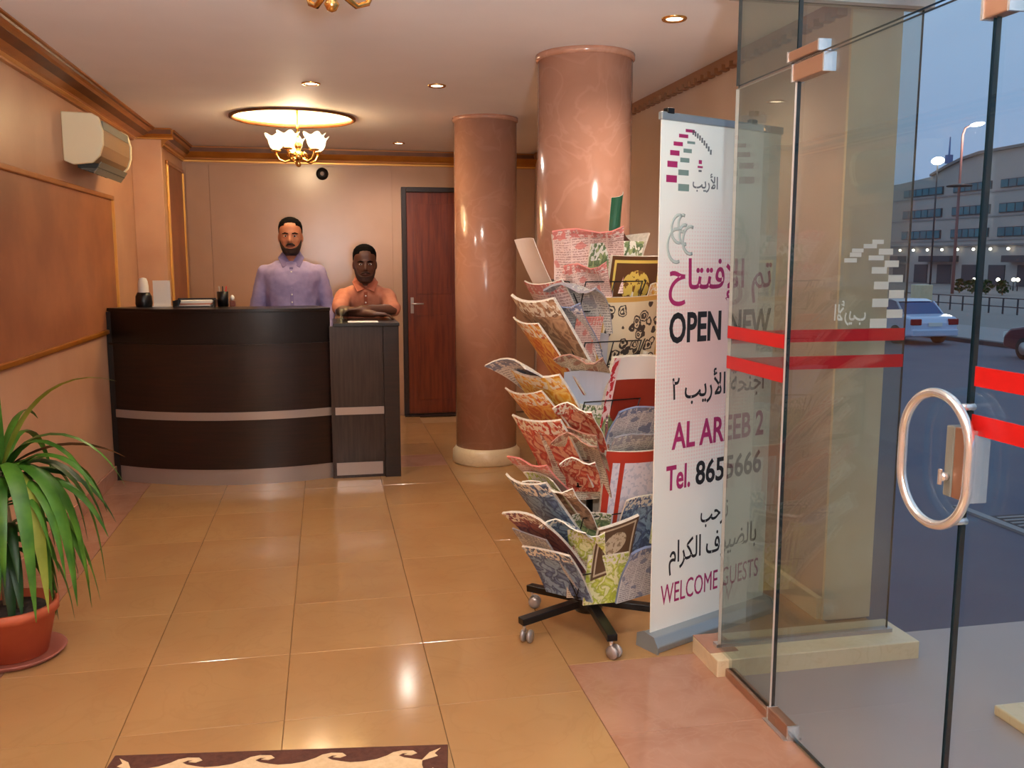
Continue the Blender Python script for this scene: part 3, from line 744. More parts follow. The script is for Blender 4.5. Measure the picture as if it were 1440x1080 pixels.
def leaf(c, az, el, L, wid, droop, m, twist=0, z_tip=None):
    c = Vector(c); d = Vector((math.cos(az) * math.cos(el), math.sin(az) * math.cos(el), math.sin(el))); n = 12; p = c.copy(); rows = []
    side = Vector((-math.sin(az), math.cos(az), 0)); step = L / n; mb = MB(); mb.smooth = True
    for i in range(n + 1):
        t = i / n; w = wid * (min(1, .35 + t * 3) * (1 - t ** 2.2)) + .0008
        up = side.cross(d).normalized(); sd = (side * math.cos(twist * t) + up * math.sin(twist * t))
        rows.append((p - sd * w + up * w * .35, p.copy(), p + sd * w + up * w * .35))
        d = (d + Vector((0, 0, -1)) * droop * (1 if i > 0 else .3)).normalized(); p = p + d * step
    for r in rows: mb.v += [tuple(q) for q in r]
    for i in range(n):
        for j in range(2): mb.face([i * 3 + j, i * 3 + j + 1, i * 3 + j + 4, i * 3 + j + 3])
    for k, v in enumerate(mb.v):
        if v[0] < -.225: mb.v[k] = (-.225, v[1], v[2])
    mb.build('leaf', m, pt, fix=False)
rl = random.Random(11)
C1 = (-.005, 0, .70); C2 = (-.05, .06, .48)
for i in range(30):
    az = rl.uniform(-2.5, 1.6); el = rl.uniform(.2, 1.35); mm = rl.choice(['leaf', 'leaf', 'leaf_dark', 'leaf'])
    leaf((C1[0], C1[1], C1[2] - rl.uniform(0, .12)), az, el, rl.uniform(.40, .60), rl.uniform(.020, .030), rl.uniform(.22, .42), mm, rl.uniform(-.6, .6))
for i in range(20):
    az = rl.uniform(-2.2, 1.2); el = rl.uniform(-.1, 1.0)
    leaf((C2[0] + .03, C2[1], C2[2] - rl.uniform(0, .1)), az, el, rl.uniform(.34, .48), rl.uniform(.020, .028), rl.uniform(.26, .46), rl.choice(['leaf', 'leaf_dark']), rl.uniform(-.5, .5))
leaf(C1, -.15, 1.1, .60, .026, .26, 'leaf', .3); leaf(C1, -.35, 1.25, .66, .016, .17, 'leaf_yellow', .4)
leaf(C1, -.1, .75, .48, .014, .12, 'leaf_brown', 1.2); leaf(C1, -1.2, 1.45, .52, .02, .06, 'leaf', .2)
leaf(C1, .1, .8, .72, .030, .46, 'leaf', .2); leaf(C1, -.5, .8, .72, .032, .50, 'leaf', -.2); leaf(C1, -.8, .6, .66, .03, .5, 'leaf_yellow', -.2); leaf(C1, -.3, .7, .74, .032, .48, 'leaf', .2); leaf(C1, -1.0, .9, .74, .03, .55, 'leaf', .1); leaf(C1, -.65, .5, .60, .03, .5, 'leaf', .1)

# ------------------------------------------------------------------ rug
rg = empty('entrance_rug', (-.164, 2.61, 0), R(-8.1), label='brown doormat rug with a cream scrolling wave border at the bottom edge', cat='rug')
HWR = .495; LR = 1.5
MB().box(-HWR, -LR, .0, HWR, 0, .008).build('field', 'rug_brown', rg, None, .003)
def wave_edge(x0, x1, n, amp, sgn=1):
    """running-scroll outline: n waves with curled crests"""
    pts = []; w = (x1 - x0) / n
    for k in range(n):
        b = x0 + k * w
        for (u, v) in ((0, 0), (.18, .04), (.36, .22), (.50, .55), (.58, .85), (.70, 1.0), (.86, .95), (.92, .70), (.84, .50), (.74, .58), (.80, .72), (.72, .74), (.66, .52), (.74, .30), (.88, .12)):
            pts.append((b + u * w, v * amp * sgn))
    pts.append((x1, 0)); return pts
inner = MB()
top = [(x, -.085 + y) for x, y in wave_edge(-HWR + .075, HWR - .075, 4, .055)]
inner.prism([(HWR - .075, -LR + .1)] + [(-HWR + .075, -LR + .1)] + top, 'z', .008, .0095); inner.build('scroll_field', 'rug_cream', rg)
for sx in (-1, 1):
    e = [(sx * (HWR - .075 + y), x) for x, y in wave_edge(-LR + .12, -.11, 6, .045)]
    MB().prism(e, 'z', .008, .0094).build('scroll_edge', 'rug_cream', rg)
    MB().prism([(sx * (HWR - .078), -.088), (sx * (HWR - .055), -.045), (sx * (HWR - .022), -.022), (sx * (HWR - .04), -.05), (sx * (HWR - .03), -.065), (sx * (HWR - .05), -.075)], 'z', .008, .0094).build('corner_motif', 'rug_cream', rg)

# ------------------------------------------------------------------ roll-up banner
ang = math.atan2(.27, .60)
bn = empty('rollup_banner', (1.17, 3.07, 0), ang, label='tall white roll-up banner with magenta and black lettering beside the magazine rack', cat='banner')
BW = .66; BH = 1.985
m_, t_, b_ = new_mat('banner_print'); M['banner_print'] = m_; L = t_.links.new
tcn = t_.nodes.new('ShaderNodeTexCoord'); vo = t_.nodes.new('ShaderNodeTexVoronoi'); vo.inputs['Scale'].default_value = 70; vo.inputs['Randomness'].default_value = 0
L(tcn.outputs['Object'], vo.inputs['Vector'])
sx_ = t_.nodes.new('ShaderNodeSeparateXYZ'); L(tcn.outputs['Object'], sx_.inputs[0])
def mth(op, a, b=None):
    n = t_.nodes.new('ShaderNodeMath'); n.operation = op
    for i, q in enumerate((a, b)):
        if q is None: continue
        if isinstance(q, (int, float)): n.inputs[i].default_value = q
        else: L(q, n.inputs[i])
    return n.outputs[0]
dx = mth('MULTIPLY', mth('SUBTRACT', sx_.outputs['X'], .30), 2.2); dz = mth('MULTIPLY', mth('SUBTRACT', sx_.outputs['Z'], 1.12), 1.5)
rad = mth('SQRT', mth('ADD', mth('MULTIPLY', dx, dx), mth('MULTIPLY', dz, dz)))
mask = mth('MAXIMUM', mth('SUBTRACT', 1.0, rad), 0.0)
dots = mth('LESS_THAN', vo.outputs['Distance'], mth('MULTIPLY', mask, .9))
mx = t_.nodes.new('ShaderNodeMix'); mx.data_type = 'RGBA'; mx.inputs['A'].default_value = (*lin((244, 244, 234)), 1); mx.inputs['B'].default_value = (*lin((242, 204, 196)), 1)
L(mth('MINIMUM', mth('ADD', mth('MULTIPLY', dots, .45), mth('MULTIPLY', mask, .6)), 1.0), mx.inputs['Factor']); L(mx.outputs['Result'], b_.inputs['Base Color']); b_.inputs['Roughness'].default_value = .38
MB().box(0, -.002, .05, BW, .002, BH - .02).build('printed_sheet', 'banner_print', bn)
box('top_rail', (-.006, -.010, BH - .028), (BW + .006, .010, BH), 'banner_base', bn, .004)
MB().prism([(-.05, .0), (-.055, .025), (-.035, .058), (-.006, .066), (.02, .066), (.05, .05), (.055, 0)], 'x', -.01, BW + .01).build('base_cassette', 'banner_base', bn, None, .004)
for x in (-.016, BW + .01): MB().prism([(-.058, .0), (-.06, .027), (-.037, .062), (.02, .07), (.054, .052), (.058, 0)], 'x', x, x + .006).build('end_cap', 'banner_base', bn)
MB().tube([(BW / 2, .03, .06), (BW / 2, .03, BH - .015)], .009, 8).build('support_pole', 'steel', bn)
for x in (.02, .47): MB().box(x, -.012, BH - .006, x + .035, .012, BH + .014).build('clip', 'black_metal', bn, None, .003)
Y = -.0022
text('lettering', ar('tm', 'iftitah'), .055, .635, 1.30, 1.475, 'magenta', bn, Y, .012)
text('lettering', 'OPEN NEW', .062, .64, 1.162, 1.278, 'ink_black', bn, Y, .028)
text('lettering', ar('ajniha', 'areeb', '\u0662'), .085, .615, .925, 1.065, 'ink_black', bn, Y, .008)
text('lettering', 'AL AREEB 2', .09, .62, .762, .865, 'magenta', bn, Y, .022)
text('lettering', 'Tel.', .065, .195, .605, .702, 'magenta', bn, Y, .022)
text('lettering', '8655666', .225, .615, .605, .702, 'ink_black', bn, Y, .022)
text('lettering', ar('nurahhib'), .26, .42, .425, .520, 'ink_black', bn, Y, .008)
text('lettering', ar('duyuf', 'kiram'), .09, .60, .27, .405, 'ink_black', bn, Y, .008)
text('lettering', 'WELCOME GUESTS', .05, .62, .160, .240, 'magenta', bn, Y, .0)
text('lettering', ar('areeb'), .165, .30, 1.715, 1.785, 'ink_grey', bn, Y, .01)
def bl(u, v, w, h, m):
    x = .03 + (u / 3 - 38) * .0040; z = 1.985 - (v / 3 - 23) * .00265
    MB().box(x - w / 3 * .0020, Y - .0006, z - h / 3 * .00133, x + w / 3 * .0020, Y, z + h / 3 * .00133).build('logo_block', m, bn)
for q in ((200, 132, 35, 12), (175, 155, 35, 14), (155, 188, 35, 16), (143, 225, 35, 20), (135, 270, 38, 24), (133, 328, 40, 28)): bl(*q, 'magenta')
for q in ((205, 178, 30, 10), (192, 212, 32, 16), (182, 250, 35, 18), (178, 300, 40, 22), (180, 360, 42, 28)): bl(*q, 'logo_green')
for i in range(9): bl(212 + i * 9, 136 + i * 5 + i * i * .5, 6, 20, 'ink_grey')
bl(243, 252, 12, 16, 'magenta'); bl(243, 272, 20, 8, 'magenta'); bl(243, 288, 12, 8, 'ink_grey')
for (cx, cz, r) in ((.10, 1.58, .05), (.13, 1.56, .035), (.09, 1.52, .06), (.16, 1.54, .05), (.12, 1.60, .03)):
    MB().tube([(cx + r * math.cos(a) * .8, Y - .0004, cz + r * math.sin(a)) for a in [1.2 + i * .32 for i in range(13)]], [(.006, .0004)] * 13, 6, up=(0, 1, 0)).build('watermark_curl', 'watermark', bn)

# ------------------------------------------------------------------ magazine rack
RX, RY = 1.0, 3.32
rk = empty('magazine_rack', (RX, RY, 0), label='black revolving magazine stand on five castors in front of the near column', cat='magazine rack')
MB().tube([(0, 0, .10), (0, 0, 1.56)], .014, 10).build('pole', 'black_metal', rk)
MB().lathe([(.055, .075), (.06, .10), (.06, .135), (.03, .15), (.018, .16)], (0, 0, 0), 24).build('hub', 'black_metal', rk)
for k in range(5):
    a = R(-90 + 72 * k); ca, sa = math.cos(a), math.sin(a)
    lg = MB().beam((.03 * ca, .03 * sa, .112), (.315 * ca, .315 * sa, .086), .040, .028).build('leg', 'black_metal', rk, None, .003)
    MB().tube([(.30 * ca, .30 * sa, .08), (.30 * ca, .30 * sa, .045)], .007, 8).build('castor_stem', 'steel_polished', lg)
    c = MB()
    for o in (-.014, .014):
        w = MB().lathe([(.006, -.007), (.024, -.006), (.026, 0), (.024, .006), (.006, .007)], (0, 0, 0), 16)
        mt = Matrix.Translation((.30 * ca + .012, .30 * sa, .026)) @ Matrix.Rotation(a + .6 + PI / 2, 4, 'Z') @ Matrix.Rotation(PI / 2, 4, 'Y') @ Matrix.Translation((0, 0, o))
        b = len(c.v); c.v += [tuple(mt @ Vector(v)) for v in w.v]
        for f in w.f: c.f.append([b + i for i in f]); c.m.append(0); c.sm.append(True)
    c.build('castor', 'steel', lg)
TZ = [.19, .41, .63, .85, 1.07, 1.29]
AZ = [193, 283, 13, 103]
for z in TZ:
    for az in AZ:
        a = R(az); n = Vector((math.cos(a), math.sin(a), 0)); w = Vector((-math.sin(a), math.cos(a), 0)); p = MB()
        q0 = n * .035 + Vector((0, 0, z - .01)); q1 = n * .115 + Vector((0, 0, z - .01)); q2 = n * .165 + Vector((0, 0, z + .10)); r_ = .0025
        for s in (-.12, 0, .12): p.tube([tuple(n * .02 + w * s * .3 + Vector((0, 0, z + .06))), tuple(q0 + w * s), tuple(q1 + w * s), tuple(q2 + w * s)], r_, 5)
        for q in (q1, q2, q0): p.tube([tuple(q - w * .122), tuple(q + w * .122)], r_, 5)
        p.build('wire_pocket', 'black_metal', rk)

def paper_mat(name, base, ink, kind='text', third=None, rough=.5):
    """flat print on UVs"""
    m, t, b = new_mat(name); L = t.links.new; b.inputs['Roughness'].default_value = rough
    uv = t.nodes.new('ShaderNodeTexCoord').outputs['UV']
    def math_(op, a, b2=None):
        n = t.nodes.new('ShaderNodeMath'); n.operation = op
        for i, q in enumerate((a, b2)):
            if q is None: continue
            if isinstance(q, (int, float)): n.inputs[i].default_value = q
            else: L(q, n.inputs[i])
        return n.outputs[0]
    s = t.nodes.new('ShaderNodeSeparateXYZ'); L(uv, s.inputs[0]); U, V_ = s.outputs[0], s.outputs[1]
    def mix(f, a, c):
        x = t.nodes.new('ShaderNodeMix'); x.data_type = 'RGBA'; L(f, x.inputs['Factor'])
        for k, q in (('A', a), ('B', c)):
            if isinstance(q, tuple): x.inputs[k].default_value = (*lin(q), 1)
            else: L(q, x.inputs[k])
        return x.outputs['Result']
    n = t.nodes.new('ShaderNodeTexNoise'); L(uv, n.inputs['Vector'])
    if kind == 'text':
        n.inputs['Scale'].default_value = 45; n.inputs['Detail'].default_value = 1
        rows = math_('GREATER_THAN', math_('FRACT', math_('MULTIPLY', V_, 26)), .45)
        ink_f = math_('MULTIPLY', math_('MULTIPLY', rows, math_('GREATER_THAN', n.outputs['Fac'], .46)), .7)
        col = math_('GREATER_THAN', math_('FRACT', math_('MULTIPLY', U, 4)), .10)
        c = mix(math_('MULTIPLY', ink_f, col), base, ink)
        n2 = t.nodes.new('ShaderNodeTexNoise'); n2.inputs['Scale'].default_value = 3.2; L(uv, n2.inputs['Vector'])
        if third: c = mix(math_('MULTIPLY', math_('GREATER_THAN', n2.outputs['Fac'], .58), .8), c, third)
        hd = math_('GREATER_THAN', V_, .86); n3 = t.nodes.new('ShaderNodeTexNoise'); n3.inputs['Scale'].default_value = 16; L(uv, n3.inputs['Vector'])
        c = mix(math_('MULTIPLY', hd, math_('GREATER_THAN', n3.outputs['Fac'], .5)), c, third or ink)
    elif kind == 'photo':
        n.inputs['Scale'].default_value = 5.5; n.inputs['Detail'].default_value = 6; n.inputs['Distortion'].default_value = .8
        r = t.nodes.new('ShaderNodeValToRGB')
        cols = [base, ink, third or base, base, ink]
        r.color_ramp.elements[0].color = (*lin(cols[0]), 1); r.color_ramp.elements[1].position = .42; r.color_ramp.elements[1].color = (*lin(cols[1]), 1)
        for i, pz in ((2, .5), (3, .57), (4, .66)):
            e = r.color_ramp.elements.new(pz); e.color = (*lin(cols[i]), 1)
        L(n.outputs['Fac'], r.inputs[0]); c = r.outputs[0]
        n3 = t.nodes.new('ShaderNodeTexNoise'); n3.inputs['Scale'].default_value = 14; L(uv, n3.inputs['Vector'])
        c = mix(math_('MULTIPLY', math_('GREATER_THAN', V_, .80), math_('GREATER_THAN', n3.outputs['Fac'], .5)), c, (236, 230, 214))
    elif kind == 'ornate':
        vo = t.nodes.new('ShaderNodeTexVoronoi'); vo.inputs['Scale'].default_value = 7; L(uv, vo.inputs['Vector'])
        va_ = t.nodes.new('ShaderNodeVectorMath'); va_.operation = 'MULTIPLY_ADD'; n.inputs['Scale'].default_value = 9; L(n.outputs['Color'], va_.inputs[0]); va_.inputs[1].default_value = (.12, .12, 0); L(uv, va_.inputs[2]); L(va_.outputs[0], vo.inputs['Vector'])
        ring = math_('LESS_THAN', math_('ABSOLUTE', math_('SUBTRACT', vo.outputs['Distance'], .42)), .07); dot = math_('LESS_THAN', math_('ABSOLUTE', math_('SUBTRACT', vo.outputs['Distance'], .18)), .06)
        c = mix(math_('MAXIMUM', ring, dot), base, ink)
        e = math_('MAXIMUM', math_('ABSOLUTE', math_('SUBTRACT', U, .5)), math_('ABSOLUTE', math_('SUBTRACT', V_, .5)))
        c = mix(math_('GREATER_THAN', e, .44), c, third or ink)
    elif kind == 'frame':
        e = math_('MAXIMUM', math_('ABSOLUTE', math_('SUBTRACT', U, .5)), math_('ABSOLUTE', math_('SUBTRACT', V_, .46)))
        n.inputs['Scale'].default_value = 14; n.inputs['Detail'].default_value = 2
        c = mix(math_('MULTIPLY', math_('GREATER_THAN', n.outputs['Fac'], .55), .5), base, third or base)
        c = mix(math_('GREATER_THAN', e, .40), c, ink)
        bar = math_('LESS_THAN', math_('ABSOLUTE', math_('SUBTRACT', U, .24)), .035); c = mix(bar, c, ink)
    elif kind == 'medal':
        du = math_('MULTIPLY', math_('SUBTRACT', U, .5), 1.0); dv = math_('MULTIPLY', math_('SUBTRACT', V_, .6), 1.25)
        rr = math_('SQRT', math_('ADD', math_('MULTIPLY', du, du), math_('MULTIPLY', dv, dv)))
        n.inputs['Scale'].default_value = 12
        inner = mix(math_('GREATER_THAN', n.outputs['Fac'], .56), third, ink)
        c = mix(math_('LESS_THAN', rr, .27), base, inner); e = math_('MAXIMUM', math_('ABSOLUTE', du), math_('ABSOLUTE', math_('SUBTRACT', V_, .5)))
        c = mix(math_('LESS_THAN', math_('ABSOLUTE', math_('SUBTRACT', e, .43)), .02), c, third)
    elif kind == 'redhead':
        c = mix(math_('GREATER_THAN', V_, .70), base, (232, 228, 222)); c = mix(math_('LESS_THAN', U, .13), c, (236, 210, 206))
        n.inputs['Scale'].default_value = 9
        c = mix(math_('MULTIPLY', math_('LESS_THAN', U, .10), math_('GREATER_THAN', n.outputs['Fac'], .5)), c, ink)
    L(c, b.inputs['Base Color']); M[name] = m
    return name
PR = random.Random(21)
def sheet(name, label, cat, group, off, az, z, w, h, lean, curl, m, thick=.004, pages=True, roll=0, fold=0, dist=.10, sidew=0, wave=0.0):
    """a bent sheet or booklet standing in a pocket; its top leans outwards"""
    a = R(az); n = Vector((math.cos(a), math.sin(a), 0)); wv = Vector((-math.sin(a), math.cos(a), 0))
    if wv.x < 0 and abs(wv.x) > .2: wv = -wv
    rt = empty(name, (RX + n.x * dist + wv.x * off, RY + n.y * dist + wv.y * off, z), label=label, cat=cat, group=group)
    nx, ny = 6, 12; me = bpy.data.meshes.new('cover'); V0 = []; U0 = []
    p = Vector((0, 0, 0)); th = lean; cen = []; cr = PR.uniform(-.12, .3); rk = PR.uniform(-.028, .028); sk = PR.uniform(-.07, .07)
    for j in range(ny + 1):
        cen.append((p.copy(), th)); t = j / ny
        th += (curl + cr) / ny * (1 if t > .3 else .3) + (fold * (1 if t > .55 else 0) * 2 / ny)
        p = p + (Vector((0, 0, math.cos(th))) + n * math.sin(th)) * h / ny
    def pts(o):
        r = []
        for j, (c, t_) in enumerate(cen):
            nn = n * math.cos(t_) - Vector((0, 0, math.sin(t_)))
            for i in range(nx + 1):
                s = i / nx - .5; q = c + wv * s * w + nn * (o + wave * math.sin(s * 7 + j * .5) * j / ny + (.02 * roll + rk) * (4 * s * s) * (j / ny))
                q = q + (Vector((0, 0, 1)) * (sidew + sk) * s * w)
                r.append(tuple(q))
        return r
    def slab(o0, o1):
        A = pts(o0); B = pts(o1); k = len(A); mb = MB(); mb.v = A + B; uv = []
        def F(q, u): mb.face(q); uv.extend(u)
        for j in range(ny):
            for i in range(nx):
                q = [j * (nx + 1) + i, j * (nx + 1) + i + 1, (j + 1) * (nx + 1) + i + 1, (j + 1) * (nx + 1) + i]
                u = [(i / nx, j / ny), ((i + 1) / nx, j / ny), ((i + 1) / nx, (j + 1) / ny), (i / nx, (j + 1) / ny)]
                F([k + e for e in q], u); F(q[::-1], u[::-1])
        bd = [i for i in range(nx + 1)] + [j * (nx + 1) + nx for j in range(1, ny + 1)] + [ny * (nx + 1) + i for i in range(nx - 1, -1, -1)] + [j * (nx + 1) for j in range(ny - 1, 0, -1)]
        for e in range(len(bd)):
            f = (e + 1) % len(bd); F([bd[e], bd[f], k + bd[f], k + bd[e]], [(.5, .99)] * 4)
        return mb, uv
    def mk(nm, o0, o1, mm):
        mb, uv = slab(o0, o1); me = mb.mesh(nm); ul = me.uv_layers.new(name='UV')
        for i, q in enumerate(uv): ul.data[i].uv = q
        me.materials.append(M[mm]); me.polygons.foreach_set('use_smooth', [False] * len(me.polygons)); return link(nm, me, rt)
    if pages:
        mk('pages', 0, thick, 'pages'); mk('front_cover', thick, thick + .001, m)
    else: mk('leaf_sheet', 0, thick, m)
    return rt
pm = paper_mat
pm('news_pink', (226, 196, 184), (150, 96, 92), 'text', (206, 120, 110)); pm('news_grey', (206, 202, 192), (96, 92, 92), 'text', (150, 146, 150))
pm('news_cream', (214, 200, 174), (116, 96, 76), 'text', (160, 110, 90)); pm('news_white', (222, 220, 220), (110, 110, 124), 'text', (120, 130, 160))
pm('mag_tan', (178, 140, 108), (130, 96, 70), 'photo', (196, 160, 126)); pm('mag_orange', (222, 148, 58), (196, 88, 40), 'photo', (230, 180, 92))
pm('mag_yellow', (226, 172, 48), (214, 140, 46), 'photo', (240, 216, 130)); pm('mag_red', (200, 74, 48), (226, 176, 140), 'photo', (170, 50, 40))
pm('mag_blue', (96, 116, 152), (150, 176, 196), 'photo', (64, 74, 104)); pm('mag_plum', (140, 70, 70), (170, 110, 100), 'photo', (90, 60, 84))
pm('mag_green', (120, 140, 92), (170, 176, 120), 'photo', (84, 104, 70)); pm('mag_lime', (206, 214, 84), (238, 236, 190), 'photo', (170, 180, 60))
pm('ornate_cream', (208, 192, 160), (58, 48, 44), 'ornate', (190, 146, 72)); pm('medal_gold', (92, 54, 24), (120, 80, 30), 'medal', (222, 192, 92))
pm('medal_brown', (96, 70, 46), (150, 128, 98), 'medal', (206, 190, 160)); pm('red_frame', (218, 214, 222), (176, 48, 24), 'frame', (160, 170, 190))
pm('red_block', (140, 40, 20), (190, 40, 50), 'redhead'); mat('paper_blue', (196, 206, 222), .6); mat('paper_grey', (170, 168, 174), .6); mat('green_dark', (20, 84, 56), .5)
mat('paper_pale', (226, 206, 190), .6)
MG, NP, BR = 'magazine', 'newspaper', 'brochure'; g1 = 'printed papers on the left side of the rack'; g2 = 'printed papers on the front side of the rack'; g3 = 'loose leaflets at the middle of the rack'; g4 = 'papers on the hidden sides of the rack'
S = sheet
# left side, from the top (curling out to the left)
S(BR, 'tall pale folded sheet sticking out furthest at the upper left of the rack', BR, g1, -.05, 200, 1.22, .13, .38, .62, -.25, 'paper_pale', .003, False, dist=.08)
S(NP, 'pink newspaper flopping over at the very top of the rack', NP, g1, -.01, 250, 1.34, .26, .26, .10, .5, 'news_pink', .006, False, dist=.06, wave=.014, fold=.4)
S(NP, 'crumpled grey newspaper hanging over below the pink one', NP, g1, .02, 232, 1.20, .20, .28, .35, .9, 'news_grey', .008, False, dist=.09, wave=.016, fold=.5)
S(MG, 'tan magazine fanned out on the upper left of the rack', MG, g1, .02, 205, 1.05, .25, .36, .68, .10, 'mag_tan', .010, dist=.09)
S(MG, 'thin pink-edged magazine directly behind the tan one', MG, g1, .0, 205, 1.10, .22, .34, .52, .08, 'news_pink', .006, dist=.07)
S(MG, 'small orange magazine under the tan one', MG, g1, .03, 196, .98, .19, .34, .66, .1, 'mag_orange', .006, dist=.10)
S(MG, 'open white magazine curling far out at mid left', MG, g1, -.02, 208, .88, .23, .38, .72, .18, 'news_white', .006, dist=.11, roll=1)
S(MG, 'yellow and orange magazine below the open white one', MG, g1, .0, 214, .80, .25, .34, .62, .15, 'mag_yellow', .008, dist=.12)
S(MG, 'salmon covered magazine sloping out under the yellow one', MG, g1, .0, 205, .74, .22, .34, .70, .1, 'mag_orange', .006, dist=.11)
S(MG, 'red and cream magazine at lower mid left', MG, g1, .0, 214, .62, .24, .34, .60, .12, 'mag_red', .008, dist=.12)
S(NP, 'creased cream newspaper tucked beside the red magazine', NP, g1, .02, 232, .58, .22, .32, .45, .2, 'news_cream', .008, False, dist=.10, wave=.012)
S(NP, 'pinkish folded newspaper under the red magazine', NP, g1, .0, 208, .52, .22, .30, .72, .1, 'news_pink', .006, False, dist=.12, wave=.008)
S(MG, 'blue grey magazine with dark edge at lower left', MG, g1, .0, 206, .40, .24, .34, .74, .05, 'mag_blue', .008, dist=.11)
S(MG, 'thin lime striped magazine above the blue grey one', MG, g1, .02, 210, .45, .16, .30, .66, .05, 'mag_lime', .004, dist=.10)
S(MG, 'plum red magazine below the blue grey one', MG, g1, .0, 210, .28, .24, .34, .58, .05, 'mag_plum', .008, dist=.12)
S(MG, 'pale blue magazine in the lowest left pocket', MG, g1, .0, 220, .17, .22, .28, .50, .1, 'mag_blue', .007, dist=.13)
S(NP, 'grey newspaper in the lowest left pocket behind the pale blue magazine', NP, g1, .0, 203, .18, .22, .32, .62, .05, 'news_grey', .006, False, dist=.11)
# front side, from the top
F_ = 288
S(MG, 'green striped magazine standing behind the gold medallion book', MG, g2, .02, F_, 1.22, .24, .32, .12, .1, 'mag_green', .006, dist=.06)
S('book', 'dark brown book with a round gold medallion at the top right of the rack', 'book', g2, .115, F_, 1.20, .24, .29, .16, .05, 'medal_gold', .014, dist=.075)
S(MG, 'yellow and orange leaflet overlapping the gold medallion book', MG, g2, .20, F_, 1.17, .12, .22, .20, .05, 'mag_yellow', .004, dist=.10)
S('book', 'large patterned cream and black book with a gilt edge', 'book', g2, .085, F_, 1.04, .29, .30, .22, .05, 'ornate_cream', .012, dist=.095)
S(NP, 'rolled striped paper wedged at the left of the patterned book', NP, g2, -.06, 268, 1.03, .10, .26, .25, .2, 'news_pink', .006, False, dist=.10)
S('book', 'dark red book with white top and pink spine band', 'book', g2, .085, F_, .82, .27, .31, .22, .02, 'red_block', .016, dist=.11)
S(NP, 'grey printed newspaper below the dark red book', NP, g2, .10, F_, .73, .26, .22, .30, .35, 'news_white', .008, False, dist=.12, wave=.008)
S(MG, 'olive green magazine peeking out left of the grey newspaper', MG, g2, -.03, 275, .70, .14, .24, .22, .1, 'mag_green', .005, dist=.10)
S(NP, 'pale crumpled newspaper just above the red framed one', NP, g2, .09, F_, .58, .24, .26, .26, .15, 'news_grey', .007, False, dist=.10, wave=.01)
S(MG, 'white magazine with a thick red frame at mid right', MG, g2, .09, F_, .44, .29, .32, .20, .02, 'red_frame', .012, dist=.13)
S(MG, 'blue magazine behind the small brown book', MG, g2, .12, F_, .33, .20, .26, .22, .02, 'mag_blue', .006, dist=.12)
S(BR, 'lime yellow strip of card at lower right', BR, g2, .20, F_, .36, .05, .20, .10, .0, 'mag_lime', .003, False, dist=.16, sidew=-.3)
S('book', 'small brown book with a pale round ornament at lower right', 'book', g2, .01, 280, .28, .17, .23, .22, 0, 'medal_brown', .014, dist=.15, sidew=.15)
S(NP, 'white newspaper with print in the lowest right pocket', NP, g2, .13, F_, .155, .22, .25, .24, .1, 'news_white', .010, False, dist=.15, wave=.006)
S(MG, 'lime yellow magazine in the lowest front pocket', MG, g2, .0, 278, .15, .17, .22, .20, .05, 'mag_lime', .006, dist=.13)
# middle
S(BR, 'pale lilac sheet hanging in the upper middle of the rack', BR, g3, .0, 262, 1.14, .12, .22, .1, .1, 'paper_grey', .003, False, dist=.09)
S(BR, 'plain grey card below the pale lilac sheet', BR, g3, -.01, 262, 1.03, .10, .18, .15, .1, 'paper_grey', .003, False, dist=.10)
S(BR, 'pale blue fan shaped leaflet at the centre of the rack', BR, g3, -.03, 258, .84, .17, .24, .2, .15, 'paper_blue', .003, False, dist=.11, roll=2)
S(BR, 'small violet edged leaflet under the pale blue one', BR, g3, -.02, 258, .72, .15, .18, .2, .1, 'mag_plum', .003, False, dist=.10)
S(BR, 'cream leaflet at the lower centre of the rack', BR, g3, -.02, 262, .56, .14, .22, .2, .1, 'news_cream', .003, False, dist=.11)
S(BR, 'olive and green leaflet near the lower centre', BR, g3, -.02, 262, .36, .15, .18, .2, .1, 'mag_green', .003, False, dist=.12)
S(BR, 'pale cream leaflet at the bottom centre of the rack', BR, g3, -.03, 258, .17, .13, .24, .2, .1, 'news_cream', .003, False, dist=.12)
S(BR, 'narrow upright green brochure with white edge poking above the rack', BR, g3, .075, 283, 1.33, .05, .38, .02, .10, 'green_dark', .003, True, dist=.03, sidew=.5)
S(BR, 'dark brown card corner behind the gold medallion book', BR, g2, .13, F_, 1.33, .06, .22, .0, .0, 'rug_brown', .004, False, dist=.03, sidew=-.8)
# crumpled papers stuffed in between
for (lab, az, z, w, h, lean, curl, mm, wv, off, dist) in (
  ('white creased newspaper stuffed behind the tan magazine', 225, 1.06, .20, .33, .5, .4, 'news_white', .018, .0, .07),
  ('cream creased newspaper drooping above the pale blue leaflet', 240, .96, .18, .26, .5, .9, 'news_cream', .018, .02, .10),
  ('red printed flyer drooping beside the yellow magazine', 232, .76, .15, .26, .55, .5, 'mag_red', .012, .05, .13),
  ('cream crumpled flyer curling over the red and cream magazine', 238, .68, .17, .26, .6, .6, 'news_cream', .016, .03, .13),
  ('orange red curled cover at the centre left of the rack', 245, .60, .13, .24, .55, .7, 'mag_red', .012, .0, .14),
  ('brown and cream newspaper bulging under the red magazines', 222, .46, .22, .27, .65, .3, 'mag_tan', .016, .01, .13),
  ('pale blue newspaper curling over the plum magazine', 235, .36, .18, .24, .6, .4, 'mag_blue', .012, .0, .13),
  ('yellow edged flyer squeezed in above the bottom pocket', 245, .27, .14, .22, .5, .2, 'mag_lime', .010, .02, .12),
  ('pink and white paper sticking up left of the lilac sheet', 236, 1.24, .16, .24, .3, .6, 'news_pink', .016, .03, .08)):
    S(NP, lab, NP, g1, off, az, z, w, h, lean, curl, mm, .005, False, dist=dist, wave=wv)
